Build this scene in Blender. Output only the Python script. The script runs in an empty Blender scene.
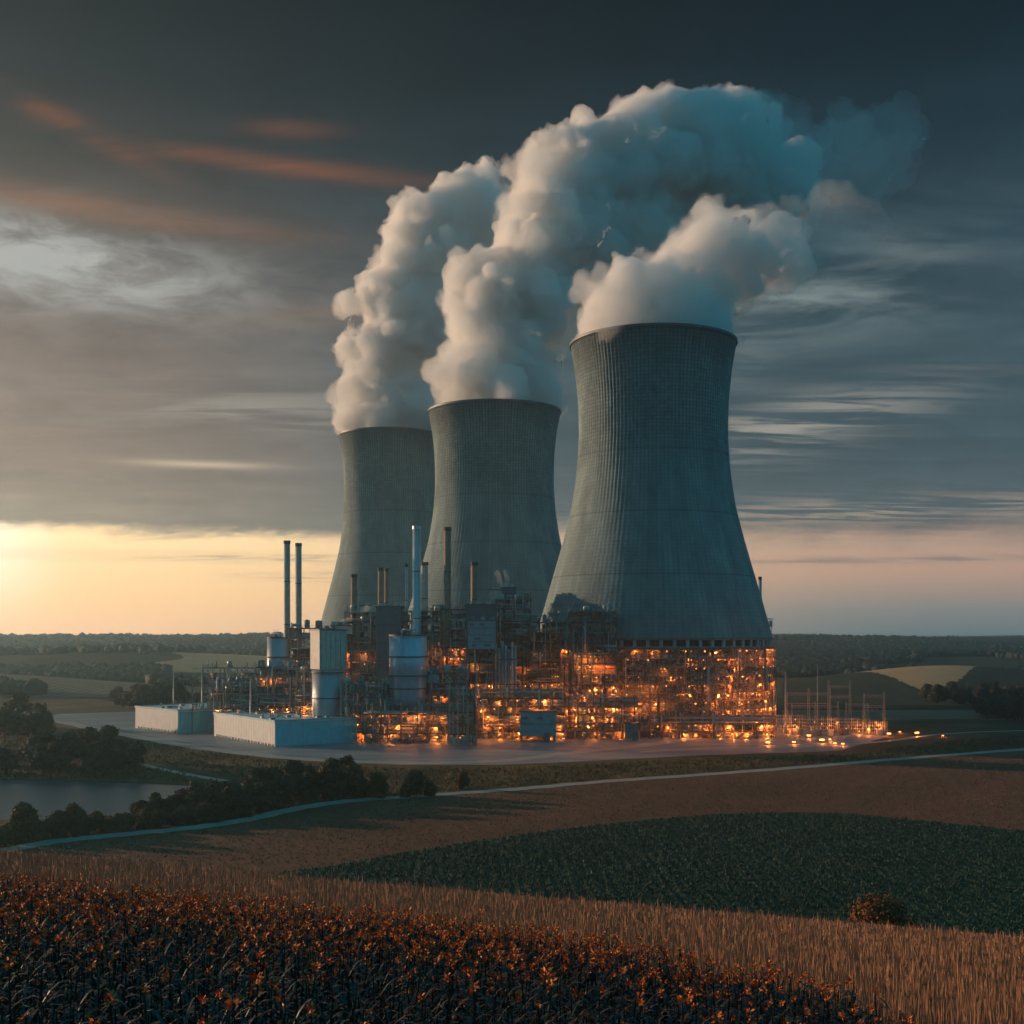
import bpy, math, random
import numpy as np
from mathutils import Vector, Matrix
random.seed(7); rng = np.random.default_rng(7)
R = math.radians
scn = bpy.context.scene
C = scn.collection
EYE = 41.0; F = 1200.0; HZ = 632.0

# ------------------------------------------------------------------ camera, light, world
cam_d = bpy.data.cameras.new("camera"); cam = bpy.data.objects.new("camera", cam_d); C.objects.link(cam)
cam.location = (0, 0, EYE); cam.rotation_euler = (R(90), 0, 0)
cam_d.sensor_width = 36; cam_d.lens = F/1024*36; cam_d.shift_y = (HZ-512)/1024
cam_d.clip_start = 0.5; cam_d.clip_end = 60000
scn.camera = cam
scn.view_settings.view_transform = 'Standard'; scn.view_settings.look = 'None'
scn.view_settings.exposure = 0.04; scn.view_settings.gamma = 1
scn.render.engine = 'CYCLES'
cy = scn.cycles
cy.use_denoising = True; cy.denoiser = 'OPENIMAGEDENOISE'
cy.max_bounces = 12; cy.diffuse_bounces = 2; cy.glossy_bounces = 2; cy.transmission_bounces = 2
cy.volume_bounces = 9; cy.transparent_max_bounces = 8
cy.volume_step_rate = 1.0; cy.volume_max_steps = 256
cy.sample_clamp_indirect = 4.0; cy.caustics_reflective = False; cy.caustics_refractive = False
cy.use_adaptive_sampling = True; cy.adaptive_threshold = 0.02

SUN_AZ, SUN_EL = -66.0, 9.0            # degrees, azimuth from the view axis, negative to the left
sd = Vector((math.sin(R(SUN_AZ))*math.cos(R(SUN_EL)), math.cos(R(SUN_AZ))*math.cos(R(SUN_EL)), math.sin(R(SUN_EL))))
sun_d = bpy.data.lights.new("sun", 'SUN'); sun = bpy.data.objects.new("sun", sun_d); C.objects.link(sun)
sun_d.energy = 5.0; sun_d.angle = R(1.0); sun_d.color = (1.0, 0.63, 0.39)
sun.rotation_euler = sd.to_track_quat('Z', 'Y').to_euler()

class NT:
    """small helper for node trees"""
    def __init__(s, nt): s.nt = nt; nt.nodes.clear()
    def n(s, typ, **kw):
        nd = s.nt.nodes.new(typ)
        for k, v in kw.items():
            if k == 'inp':
                for kk, vv in v.items(): s.set(nd, kk, vv)
            else: setattr(nd, k, v)
        return nd
    def set(s, nd, k, v):
        i = nd.inputs[k]
        if isinstance(v, bpy.types.NodeSocket): s.nt.links.new(v, i)
        elif isinstance(v, (tuple, list)) and i.type == 'RGBA' and len(v) == 3: i.default_value = (*v, 1)
        else: i.default_value = v
    def m(s, op, a, b=None, c=None, clamp=False):
        nd = s.n('ShaderNodeMath', operation=op, use_clamp=clamp)
        for k, v in enumerate((a, b, c)):
            if v is not None: s.set(nd, k, v)
        return nd.outputs[0]
    def mix(s, f, a, b, blend='MIX'):
        nd = s.n('ShaderNodeMix', data_type='RGBA', blend_type=blend)
        s.set(nd, 0, f); s.set(nd, 6, a); s.set(nd, 7, b)
        return nd.outputs[2]
    def ramp(s, fac, stops, interp='LINEAR'):
        nd = s.n('ShaderNodeValToRGB'); cr = nd.color_ramp; cr.interpolation = interp
        while len(cr.elements) < len(stops): cr.elements.new(0.5)
        for e, (p, col) in zip(cr.elements, stops):
            e.position = p; e.color = (*col, 1) if len(col) == 3 else col
        s.set(nd, 0, fac); return nd.outputs[0]
    def smooth(s, x, a, b):
        nd = s.n('ShaderNodeMapRange', interpolation_type='SMOOTHSTEP')
        s.set(nd, 0, x); s.set(nd, 1, a); s.set(nd, 2, b); s.set(nd, 3, 0.0); s.set(nd, 4, 1.0)
        return nd.outputs[0]
    def noise(s, vec, scale, detail=4, rough=0.55, dist=0.0, typ=None):
        nd = s.n('ShaderNodeTexNoise')
        s.set(nd, 'Vector', vec); nd.inputs['Scale'].default_value = scale; nd.inputs['Detail'].default_value = detail
        nd.inputs['Roughness'].default_value = rough; nd.inputs['Distortion'].default_value = dist
        return nd.outputs[0]
    def scale(s, vec, sc, loc=(0, 0, 0)):
        nd = s.n('ShaderNodeMapping'); s.set(nd, 0, vec); nd.inputs['Scale'].default_value = sc; nd.inputs['Location'].default_value = loc
        return nd.outputs[0]

def srgb(r, g, b):
    f = lambda c: (c/255/12.92) if c/255 <= 0.04045 else ((c/255+0.055)/1.055)**2.4
    return (f(r), f(g), f(b))

def build_world():
    w = bpy.data.worlds.new("World"); scn.world = w; w.use_nodes = True
    t = NT(w.node_tree)
    tc = t.n('ShaderNodeTexCoord').outputs['Generated']
    sep = t.n('ShaderNodeSeparateXYZ'); t.set(sep, 0, tc); X, Y, Z = sep.outputs
    el = t.m('MULTIPLY', t.m('ARCSINE', Z), 57.29578)
    az = t.m('MULTIPLY', t.m('ARCTAN2', X, Y), 57.29578)
    # cloud-deck coordinates: direction projected on a high flat layer
    inv = t.m('DIVIDE', 1.0, t.m('ADD', t.m('MAXIMUM', Z, 0.0), 0.055))
    comb = t.n('ShaderNodeCombineXYZ'); t.set(comb, 0, t.m('MULTIPLY', X, inv)); t.set(comb, 1, t.m('MULTIPLY', Y, inv))
    P = comb.outputs[0]
    sk = t.n('ShaderNodeTexSky', sky_type='NISHITA'); sk.sun_disc = False
    sk.sun_elevation = R(3.0); sk.sun_rotation = R(SUN_AZ); sk.air_density = 1.2; sk.dust_density = 2.5; sk.ozone_density = 3.0
    # distances from the sunset glow at the left edge
    gx = t.m('DIVIDE', t.m('ADD', az, 24.0), 34.0)
    glow = t.m('POWER', 2.718, t.m('MULTIPLY', t.m('MULTIPLY', gx, gx), -1.0))
    side = t.smooth(az, -26.0, 20.0)             # 0 left, 1 right
    # clear air near the horizon, measured colours left / right
    e01 = t.m('DIVIDE', el, 30.0, clamp=True)
    clearL = t.ramp(e01, [(0, srgb(240, 195, 150)), (0.05, srgb(250, 205, 145)), (0.12, srgb(255, 222, 160)), (0.19, srgb(255, 226, 172)), (0.4, srgb(150, 150, 150)), (1, srgb(60, 85, 95))])
    clearR = t.ramp(e01, [(0, srgb(88, 106, 114)), (0.035, srgb(118, 120, 120)), (0.09, srgb(172, 142, 122)), (0.15, srgb(176, 148, 128)), (0.3, srgb(140, 140, 135)), (1, srgb(70, 95, 105))])
    clear = t.mix(side, clearL, clearR)
    clear = t.mix(0.08, clear, t.mix(1.0, sk.outputs[0], (0.05, 0.05, 0.05), 'MULTIPLY'), 'ADD')
    # low sun just outside the left edge
    sx = t.m('DIVIDE', t.m('ADD', az, 23.6), 2.2); sy = t.m('DIVIDE', t.m('SUBTRACT', el, 3.7), 2.4)
    sg = t.m('POWER', 2.718, t.m('MULTIPLY', t.m('ADD', t.m('MULTIPLY', sx, sx), t.m('MULTIPLY', sy, sy)), -1.0))
    clear = t.mix(t.m('MULTIPLY', sg, 0.9), clear, (1.1, 0.95, 0.7))
    # cloud body
    cloudL = t.ramp(e01, [(0, srgb(190, 160, 130)), (0.15, srgb(176, 150, 128)), (0.25, srgb(148, 122, 108)), (0.36, srgb(134, 114, 104)), (0.47, srgb(116, 99, 92)), (0.60, srgb(84, 72, 66)), (0.70, srgb(56, 54, 54)), (0.80, srgb(28, 35, 40)), (0.95, srgb(10, 19, 25))])
    cloudR = t.ramp(e01, [(0, srgb(100, 110, 115)), (0.18, srgb(84, 96, 102)), (0.28, srgb(64, 82, 90)), (0.45, srgb(58, 78, 87)), (0.60, srgb(46, 67, 77)), (0.72, srgb(30, 49, 59)), (0.84, srgb(14, 28, 36)), (0.97, srgb(5, 17, 24))])
    side2 = t.smooth(az, -24.0, 4.0)
    cloud = t.mix(side2, cloudL, cloudR)
    # light and dark inside the deck
    warp = t.noise(t.scale(P, (0.35, 0.5, 1)), 1.0, 3)
    n1 = t.noise(t.scale(P, (0.42, 1.15, 1), (3.1, 0.4, 0)), 1.0, 7, 0.58, 0.6)
    n2 = t.noise(t.scale(P, (1.2, 2.6, 1), (1.7, 2.2, 0)), 1.0, 8, 0.60, 0.8)
    lum = t.m('ADD', t.m('MULTIPLY', t.m('SUBTRACT', n1, 0.5), 1.0), t.m('MULTIPLY', t.m('SUBTRACT', n2, 0.5), 0.6))
    cloud = t.mix(1.0, cloud, t.n('ShaderNodeCombineColor', inp={0: t.m('ADD', 1.0, lum), 1: t.m('ADD', 1.0, lum), 2: t.m('ADD', 1.0, lum)}).outputs[0], 'MULTIPLY')
    ae = t.n('ShaderNodeCombineXYZ'); t.set(ae, 0, t.m('MULTIPLY', az, 0.16)); t.set(ae, 1, t.m('MULTIPLY', el, 0.5))
    n3 = t.noise(ae.outputs[0], 1.6, 10, 0.68, 0.5)
    k3 = t.m('ADD', 1.0, t.m('MULTIPLY', t.m('SUBTRACT', n3, 0.5), 0.75))
    cloud = t.mix(1.0, cloud, t.n('ShaderNodeCombineColor', inp={0: k3, 1: k3, 2: k3}).outputs[0], 'MULTIPLY')
    # brighter thin openings (wisps)
    def window(azc, azw, elc, elw, slope=0.0):
        a = t.m('DIVIDE', t.m('SUBTRACT', az, azc), azw)
        b = t.m('DIVIDE', t.m('SUBTRACT', t.m('SUBTRACT', el, elc), t.m('MULTIPLY', t.m('SUBTRACT', az, azc), slope)), elw)
        return t.m('POWER', 2.718, t.m('MULTIPLY', t.m('ADD', t.m('MULTIPLY', a, a), t.m('MULTIPLY', b, b)), -1.0))
    nw = t.smooth(n2, 0.38, 0.66)
    wf = t.noise(t.scale(P, (0.9, 3.6, 1), (0.3, 5.2, 0)), 1.6, 8, 0.62, 0.6)
    wfs = t.smooth(wf, 0.44, 0.62)
    def wisp(base, w, tex, col, k):
        return t.mix(t.m('MULTIPLY', t.m('MULTIPLY', w, tex), k, clamp=True), base, col)
    texA = t.m('ADD', t.m('ADD', 0.3, t.m('MULTIPLY', nw, 0.2)), t.m('MULTIPLY', t.smooth(n3, 0.36, 0.64), 0.6))
    cloud = wisp(cloud, window(-20.5, 7.5, 16.0, 1.75, -0.06), texA, srgb(176, 176, 172), 1.3)
    cloud = wisp(cloud, window(-11, 8, 10.3, 0.9), wfs, srgb(170, 162, 152), 0.6)
    cloud = wisp(cloud, window(-14.6, 3.0, 7.7, 0.16), 1.0, srgb(228, 205, 170), 0.75)
    cloud = wisp(cloud, window(13.0, 6.5, 14.4, 2.4, 0.20), nw, srgb(150, 162, 160), 0.8)
    cloud = wisp(cloud, window(12.5, 6.5, 9.4, 1.2, 0.18), wfs, srgb(178, 170, 158), 0.85)
    cloud = wisp(cloud, window(17, 14, 5.5, 0.6), wfs, srgb(190, 168, 145), 0.9)
    cloud = wisp(cloud, window(16, 12, 4.3, 0.3), wfs, srgb(196, 162, 135), 0.7)
    # rusty streaks lit from below, high left
    nr = t.smooth(t.noise(t.scale(P, (0.5, 2.0, 1), (7, 1.5, 0)), 1.3, 6, 0.6, 1.0), 0.36, 0.62)
    cloud = wisp(cloud, window(-21.5, 4.0, 22.2, 0.5, -0.38), nr, srgb(142, 82, 56), 0.95)
    cloud = wisp(cloud, window(-11.5, 7.0, 20.9, 0.38, -0.05), nr, srgb(122, 76, 54), 0.95)
    cloud = wisp(cloud, window(-10.7, 2.2, 22.4, 0.35, 0.03), nr, srgb(108, 70, 54), 0.8)
    cloud = wisp(cloud, window(-19, 8.0, 18.4, 0.55, -0.05), t.m('ADD', 0.5, nr), srgb(140, 100, 78), 0.5)
    cloud = wisp(cloud, window(-8.5, 5.0, 14.7, 0.6, 0.12), t.m('ADD', 0.3, nr), srgb(132, 106, 92), 0.7)
    # dark bank under the right-hand openings
    bank = window(14.5, 5.0, 11.9, 0.7, 0.10)
    cloud = t.mix(t.m('MULTIPLY', bank, 0.65), cloud, srgb(52, 70, 80))
    # edge of the deck above the clear strip
    edge = t.m('ADD', el, t.m('MULTIPLY', t.m('SUBTRACT', t.noise(t.scale(P, (0.25, 0.5, 1), (2, 9, 0)), 1.0, 5), 0.5), 1.6))
    edge = t.m('ADD', edge, t.m('MULTIPLY', t.m('SUBTRACT', n3, 0.5), 1.7))
    mask = t.smooth(edge, 4.1, 4.95)
    maskR = t.smooth(edge, 3.2, 5.6)
    mask = t.mix(t.smooth(az, -6, 4), mask, maskR)
    # thin low stripes inside the clear strip
    st = window(-13, 9.5, 3.45, 0.22); st2 = window(-6, 6, 2.6, 0.28); st3 = window(17, 9, 3.3, 0.16)
    low = t.m('MULTIPLY', t.m('ADD', t.m('ADD', st, st2), st3, clamp=True), t.m('ADD', 0.25, wfs), clamp=True)
    clear = t.mix(1.0, clear, (2.2, 1.95, 1.8), 'MULTIPLY')
    sky = t.mix(mask, clear, cloud)
    sky = t.mix(t.m('MULTIPLY', low, 0.55), sky, t.mix(side, srgb(176, 148, 126), srgb(104, 104, 110)))
    # sky behind the viewer and overhead: open blue-green dusk light
    back = t.smooth(t.m('ABSOLUTE', az), 30, 62)
    over = t.smooth(el, 36, 62)
    bcol = t.ramp(t.m('DIVIDE', el, 90.0, clamp=True), [(0, (0.010, 0.20, 0.29)), (0.3, (0.004, 0.18, 0.27)), (1, (0.006, 0.115, 0.175))])
    rightdim = t.m('ADD', 0.95, t.m('MULTIPLY', X, 0.42))
    bcol = t.mix(1.0, bcol, t.n('ShaderNodeCombineColor', inp={0: rightdim, 1: rightdim, 2: rightdim}).outputs[0], 'MULTIPLY')
    sky = t.mix(t.m('MAXIMUM', back, over), sky, bcol)
    below = t.smooth(el, -0.5, 0.0)
    sky = t.mix(below, (0.05, 0.06, 0.065), sky)
    bg = t.n('ShaderNodeBackground'); t.set(bg, 0, sky); bg.inputs[1].default_value = 1.0
    out = t.n('ShaderNodeOutputWorld'); t.nt.links.new(bg.outputs[0], out.inputs[0])
build_world()

# ------------------------------------------------------------------ helpers
def obj(name, me, mat=None, parent=None):
    o = bpy.data.objects.new(name, me); C.objects.link(o)
    if mat is not None:
        if len(me.materials) == 0: me.materials.append(mat)
    if parent is not None: o.parent = parent
    return o
def tag(o, label=None, cat=None, group=None, kind=None):
    if label: o['label'] = label
    if cat: o['category'] = cat
    if group: o['group'] = group
    if kind: o['kind'] = kind
    return o
def empty(name, loc, rz=0):
    o = bpy.data.objects.new(name, None); C.objects.link(o); o.location = loc; o.rotation_euler = (0, 0, rz)
    o.empty_display_size = 1; return o
def thing(name, label, cat, loc=(0, 0, 0), rz=0, group=None):
    return tag(empty(name, loc, rz), label, cat, group)

def np_mesh(name, V, Fq, smooth=False):
    """V (n,3), Fq (m,k) all faces with k corners"""
    V = np.asarray(V, np.float32); Fq = np.asarray(Fq, np.int32)
    me = bpy.data.meshes.new(name); m, k = Fq.shape
    me.vertices.add(len(V)); me.vertices.foreach_set('co', V.ravel())
    me.loops.add(m*k); me.loops.foreach_set('vertex_index', Fq.ravel())
    me.polygons.add(m); me.polygons.foreach_set('loop_start', np.arange(0, m*k, k, dtype=np.int32))
    me.polygons.foreach_set('loop_total', np.full(m, k, np.int32))
    if smooth: me.polygons.foreach_set('use_smooth', np.ones(m, bool))
    me.update(calc_edges=True); return me

class MB:
    """collects solids; build() links them as one mesh"""
    def __init__(s): s.v = []; s.f = []; s.sm = []
    def add(s, vs, fs, sm=False):
        b = len(s.v); s.v += [tuple(v) for v in vs]; s.f += [tuple(i+b for i in f) for f in fs]; s.sm += [sm]*len(fs)
    def box(s, c, d, rz=0.0):
        cx, cy, cz = c; a, b, h = d[0]/2, d[1]/2, d[2]/2; co, si = math.cos(rz), math.sin(rz)
        vs = []
        for z in (-h, h):
            for x, y in ((-a, -b), (a, -b), (a, b), (-a, b)):
                vs.append((cx+x*co-y*si, cy+x*si+y*co, cz+z))
        s.add(vs, [(3, 2, 1, 0), (4, 5, 6, 7), (0, 1, 5, 4), (1, 2, 6, 5), (2, 3, 7, 6), (3, 0, 4, 7)]); return s
    def lathe(s, prof, n=24, c=(0, 0, 0), caps=True, sm=True):
        vs = []; fs = []
        for r, z in prof:
            for i in range(n):
                a = 2*math.pi*i/n; vs.append((c[0]+r*math.cos(a), c[1]+r*math.sin(a), c[2]+z))
        for j in range(len(prof)-1):
            for i in range(n):
                k = (i+1) % n; fs.append((j*n+i, j*n+k, (j+1)*n+k, (j+1)*n+i))
        s.add(vs, fs, sm)
        if caps:
            b = len(s.v)-len(vs)
            s.f.append(tuple(b+i for i in reversed(range(n)))); s.sm.append(False)
            s.f.append(tuple(b+(len(prof)-1)*n+i for i in range(n))); s.sm.append(False)
        return s
    def bar(s, p, q, r, n=4, sm=False):
        p = Vector(p); q = Vector(q); d = q-p
        if d.length < 1e-6: return s
        u = d.orthogonal().normalized(); w = d.normalized().cross(u)
        if abs(d.normalized().z) > 0.99: u = Vector((1, 0, 0)); w = Vector((0, 1, 0))
        elif abs(d.z) < 1e-4: u = Vector((0, 0, 1)); w = d.normalized().cross(u)
        vs = []
        off = math.pi/4 if n == 4 else 0
        for e in (p, q):
            for i in range(n):
                a = 2*math.pi*i/n+off; vs.append(e+(u*math.cos(a)+w*math.sin(a))*r)
        fs = [(i, (i+1) % n, n+(i+1) % n, n+i) for i in range(n)]
        s.add(vs, fs, sm); b = len(s.v)-2*n
        s.f.append(tuple(b+i for i in reversed(range(n)))); s.f.append(tuple(b+n+i for i in range(n))); s.sm += [False, False]
        return s
    def path(s, pts, r, n=6):
        for a, b in zip(pts, pts[1:]): s.bar(a, b, r, n, True)
        return s
    def mesh(s, name):
        me = bpy.data.meshes.new(name); me.from_pydata(s.v, [], s.f); me.polygons.foreach_set('use_smooth', s.sm); me.update(); return me
    def build(s, name, mat, parent=None):
        return obj(name, s.mesh(name), mat, parent)

def at(px, y, D):            # world point seen at a pixel of the level camera, at forward distance D
    return ((px-512)/F*D, D, EYE+(HZ-y)/F*D)
def gx(px, D): return (px-512)/F*D

# ------------------------------------------------------------------ materials
def mat(name, fn):
    m = bpy.data.materials.new(name); m.use_nodes = True; t = NT(m.node_tree)
    out = t.n('ShaderNodeOutputMaterial'); fn(t, out); return m
def principled(t, out, **kw):
    p = t.n('ShaderNodeBsdfPrincipled')
    for k, v in kw.items(): t.set(p, k.replace('_', ' '), v)
    t.nt.links.new(p.outputs[0], out.inputs[0]); return p
def bump(t, p, h, strength=0.5, dist=0.1):
    b = t.n('ShaderNodeBump'); b.inputs['Strength'].default_value = strength; b.inputs['Distance'].default_value = dist
    t.set(b, 'Height', h); t.nt.links.new(b.outputs[0], p.inputs['Normal'])
def simple(name, col, rough=0.6, metal=0.0, var=0.25, scale=0.6, spec=0.5, streak=True):
    def fn(t, out):
        tc = t.n('ShaderNodeTexCoord').outputs['Object']
        n1 = t.noise(tc, scale, 5, 0.6)
        n2 = t.noise(t.scale(tc, (1.6, 1.6, 0.12)), 1.0, 4, 0.6) if streak else n1
        f = t.m('ADD', t.m('MULTIPLY', n1, 0.5), t.m('MULTIPLY', n2, 0.5))
        f = t.smooth(f, 0.3, 0.7)
        c = t.mix(f, tuple(x*(1-var) for x in col), tuple(min(1, x*(1+var)) for x in col))
        p = principled(t, out, Base_Color=c, Roughness=rough, Metallic=metal)
        p.inputs['Specular IOR Level'].default_value = spec
    return mat(name, fn)

M = {}
M['steel_dark'] = simple('steel_dark', (0.085, 0.09, 0.10), 0.55, 0.3)
M['steel_grey'] = simple('steel_grey', (0.22, 0.23, 0.24), 0.5, 0.3)
M['steel_pale'] = simple('steel_pale', (0.42, 0.43, 0.43), 0.45, 0.3)
M['steel_rust'] = simple('steel_rust', (0.36, 0.20, 0.12), 0.8, 0.0, 0.5)
M['pipe_pale'] = simple('pipe_pale', (0.5, 0.47, 0.42), 0.4, 0.2)
M['deck'] = simple('deck', (0.28, 0.24, 0.20), 0.8, 0.1)
M['panel_teal'] = simple('panel_teal', (0.20, 0.34, 0.38), 0.55, 0.0, 0.2)
M['panel_dark'] = simple('panel_dark', (0.10, 0.14, 0.16), 0.6, 0.0, 0.3)
M['panel_cream'] = simple('panel_cream', (0.55, 0.5, 0.43), 0.6, 0.0, 0.2)
M['tank_blue'] = simple('tank_blue', (0.42, 0.50, 0.60), 0.32, 0.45, 0.15, 0.2)
M['tank_grey'] = simple('tank_grey', (0.42, 0.44, 0.46), 0.4, 0.3, 0.15, 0.2)
M['chim_grey'] = simple('chim_grey', (0.55, 0.45, 0.38), 0.6, 0.0, 0.2)
M['chim_pale'] = simple('chim_pale', (0.5, 0.57, 0.62), 0.35, 0.3, 0.12)
M['chim_brown'] = simple('chim_brown', (0.34, 0.20, 0.13), 0.7, 0.0, 0.3)
M['cap_dark'] = simple('cap_dark', (0.05, 0.05, 0.05), 0.8)
M['end_shade'] = simple('shade_tinted_wall', (0.10, 0.52, 0.60), 0.55, 0, 0.15)  # white hall wall with its blue-green shade put into the colour
M['concrete_dark'] = simple('concrete_dark', (0.16, 0.15, 0.14), 0.85, 0, 0.35)
M['bark'] = simple('bark', (0.07, 0.055, 0.045), 0.9, 0, 0.3)
def lampmat(name, col, k):
    def fn(t, out):
        e = t.n('ShaderNodeEmission'); e.inputs[0].default_value = (*col, 1); e.inputs[1].default_value = k
        t.nt.links.new(e.outputs[0], out.inputs[0])
    return mat(name, fn)
M['lamp'] = lampmat('lamp_glass', (1.0, 0.34, 0.07), 3.0)
M['lamp_hot'] = lampmat('lamp_glass_bright', (1.0, 0.40, 0.10), 5.5)

M['strip'] = lampmat('added_glow', (1.0, 0.30, 0.05), 2.2)  # for strips added to give the steelwork a broader orange glow
def concrete_shell(name, base, nribs):
    def fn(t, out):
        at_ = t.n('ShaderNodeAttribute', attribute_name='cyl')       # (angle 0..1, height 0..1, 0)
        sp = t.n('ShaderNodeSeparateXYZ'); t.set(sp, 0, at_.outputs['Vector'])
        a, h = sp.outputs[0], sp.outputs[1]
        tc = t.n('ShaderNodeTexCoord').outputs['Object']
        # lift joints
        fr = t.m('FRACT', t.m('MULTIPLY', h, 84)); jo = t.smooth(t.m('ABSOLUTE', t.m('SUBTRACT', fr, 0.5)), 0.36, 0.48)
        frl = t.m('FRACT', t.m('ADD', t.m('MULTIPLY', h, 4.9), 0.0)); jl = t.m('MULTIPLY', t.smooth(t.m('ABSOLUTE', t.m('SUBTRACT', frl, 0.5)), 0.487, 0.497), t.m('SUBTRACT', 1.0, t.smooth(h, 0.66, 0.7)))
        # rain streaks
        cv = t.n('ShaderNodeCombineXYZ'); t.set(cv, 0, t.m('MULTIPLY', a, nribs*0.9)); t.set(cv, 1, t.m('MULTIPLY', h, 3.0))
        s1 = t.noise(cv.outputs[0], 1.0, 5, 0.65)
        cv2 = t.n('ShaderNodeCombineXYZ'); t.set(cv2, 0, t.m('MULTIPLY', a, 22.0)); t.set(cv2, 1, t.m('MULTIPLY', h, 6.0))
        s2 = t.noise(cv2.outputs[0], 1.0, 6, 0.6)
        s3 = t.noise(tc, 0.9, 6, 0.7)
        # panel to panel variation between ribs and lifts
        cell = t.n('ShaderNodeTexWhiteNoise', noise_dimensions='2D')
        cc = t.n('ShaderNodeCombineXYZ'); t.set(cc, 0, t.m('FLOOR', t.m('MULTIPLY', a, nribs))); t.set(cc, 1, t.m('FLOOR', t.m('MULTIPLY', h, 84)))
        t.set(cell, 'Vector', cc.outputs[0])
        top = t.smooth(h, 0.45, 0.75)
        lum = t.m('ADD', 0.55, t.m('MULTIPLY', s1, 0.5)); lum = t.m('ADD', lum, t.m('MULTIPLY', t.m('SUBTRACT', s2, 0.5), 1.35))
        lum = t.m('ADD', lum, t.m('MULTIPLY', t.m('SUBTRACT', s3, 0.5), 0.25))
        lum = t.m('ADD', lum, t.m('MULTIPLY', t.m('MULTIPLY', t.m('SUBTRACT', cell.outputs[0], 0.5), 0.2), t.m('ADD', 0.25, top)))
        lum = t.m('MULTIPLY', lum, t.m('SUBTRACT', 1.0, t.m('MULTIPLY', jo, t.m('ADD', 0.15, t.m('MULTIPLY', top, 0.25)))))
        lum = t.m('MULTIPLY', lum, t.m('SUBTRACT', 1.0, t.m('MULTIPLY', jl, 0.45)))
        fr2 = t.m('FRACT', t.m('MULTIPLY', a, nribs)); gr = t.smooth(t.m('ABSOLUTE', t.m('SUBTRACT', fr2, 0.5)), 0.02, 0.34)
        lum = t.m('MULTIPLY', lum, t.m('SUBTRACT', 1.1, t.m('MULTIPLY', t.m('MULTIPLY', t.m('SUBTRACT', 1.0, gr), t.m('ADD', 0.2, t.m('MULTIPLY', top, 0.42))), t.smooth(s2, 0.25, 0.6))))
        rim = t.smooth(t.m('ADD', h, t.m('MULTIPLY', t.m('SUBTRACT', s1, 0.5), 0.35)), 0.84, 1.0); lum = t.m('MULTIPLY', lum, t.m('SUBTRACT', 1.0, t.m('MULTIPLY', rim, 0.5)))
        c = t.mix(1.0, base, t.n('ShaderNodeCombineColor', inp={0: lum, 1: lum, 2: lum}).outputs[0], 'MULTIPLY')
        p = principled(t, out, Base_Color=c, Roughness=0.85)
        p.inputs['Specular IOR Level'].default_value = 0.25
        bump(t, p, t.m('ADD', t.m('MULTIPLY', jo, -0.5), s3), 0.6, 0.25)
    return mat(name, fn)
M['shell'] = concrete_shell('tower_concrete', (0.235, 0.31, 0.315), 128)

def tri_noise(t, vec, s1, s2, lo, hi, mid=None):
    n1 = t.noise(vec, s1, 5, 0.6); n2 = t.noise(vec, s2, 4, 0.7)
    f = t.smooth(t.m('ADD', t.m('MULTIPLY', n1, 0.6), t.m('MULTIPLY', n2, 0.4)), 0.33, 0.67)
    return t.mix(f, lo, hi), n2
def field_mat(name, lo, hi, s1=0.01, s2=0.6, rows=None, bd=0.4, rough=0.95, tram=None):
    def fn(t, out):
        g = t.n('ShaderNodeNewGeometry').outputs['Position']
        c, n2 = tri_noise(t, g, s1, s2, lo, hi)
        h = n2
        if rows:
            ang, per, amt = rows
            mp = t.n('ShaderNodeMapping'); t.set(mp, 0, g); mp.inputs['Rotation'].default_value = (0, 0, R(ang)); mp.inputs['Scale'].default_value = (1/per, 0.06/per, 0)
            wv = t.n('ShaderNodeTexWave', wave_type='BANDS', bands_direction='X'); t.set(wv, 'Vector', mp.outputs[0])
            wv.inputs['Scale'].default_value = 0.31; wv.inputs['Distortion'].default_value = 1.6; wv.inputs['Detail'].default_value = 3
            k = t.m('SUBTRACT', 1.0, t.m('MULTIPLY', wv.outputs[1], amt))
            c = t.mix(1.0, c, t.n('ShaderNodeCombineColor', inp={0: k, 1: k, 2: k}).outputs[0], 'MULTIPLY')
            h = t.m('SUBTRACT', n2, wv.outputs[1])
        p = principled(t, out, Base_Color=c, Roughness=rough); p.inputs['Specular IOR Level'].default_value = 0.15
        bump(t, p, h, 1.0, bd)
    return mat(name, fn)
M['ground'] = field_mat('meadow', (0.035, 0.04, 0.022), (0.11, 0.085, 0.045), 0.006, 0.25, bd=1.0)
M['soil'] = field_mat('soil', (0.03, 0.022, 0.016), (0.06, 0.045, 0.03), 0.2, 3.0)
M['green'] = field_mat('green_crop', (0.02, 0.052, 0.034), (0.036, 0.08, 0.05), 0.02, 0.9, rows=(-28, 1.6, 0.15), bd=0.3)
M['brown'] = field_mat('brown_stubble', (0.15, 0.062, 0.035), (0.24, 0.10, 0.055), 0.012, 0.8, rows=(86, 3.0, 0.06), bd=0.2)
M['verge'] = field_mat('rough_grass', (0.05, 0.042, 0.02), (0.17, 0.10, 0.042), 0.03, 0.35, rows=(84, 5.0, 0.2), bd=0.6)
M['tan'] = field_mat('tan_field', (0.42, 0.26, 0.13), (0.55, 0.34, 0.18), 0.004, 0.1, bd=0.3)
M['ochre'] = field_mat('ochre_field', (0.17, 0.125, 0.085), (0.26, 0.19, 0.13), 0.006, 0.15, rows=(30, 6, 0.06), bd=0.5)
M['wood'] = field_mat('wood_floor', (0.02, 0.03, 0.018), (0.045, 0.055, 0.03), 0.01, 0.12, bd=3.0)
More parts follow.
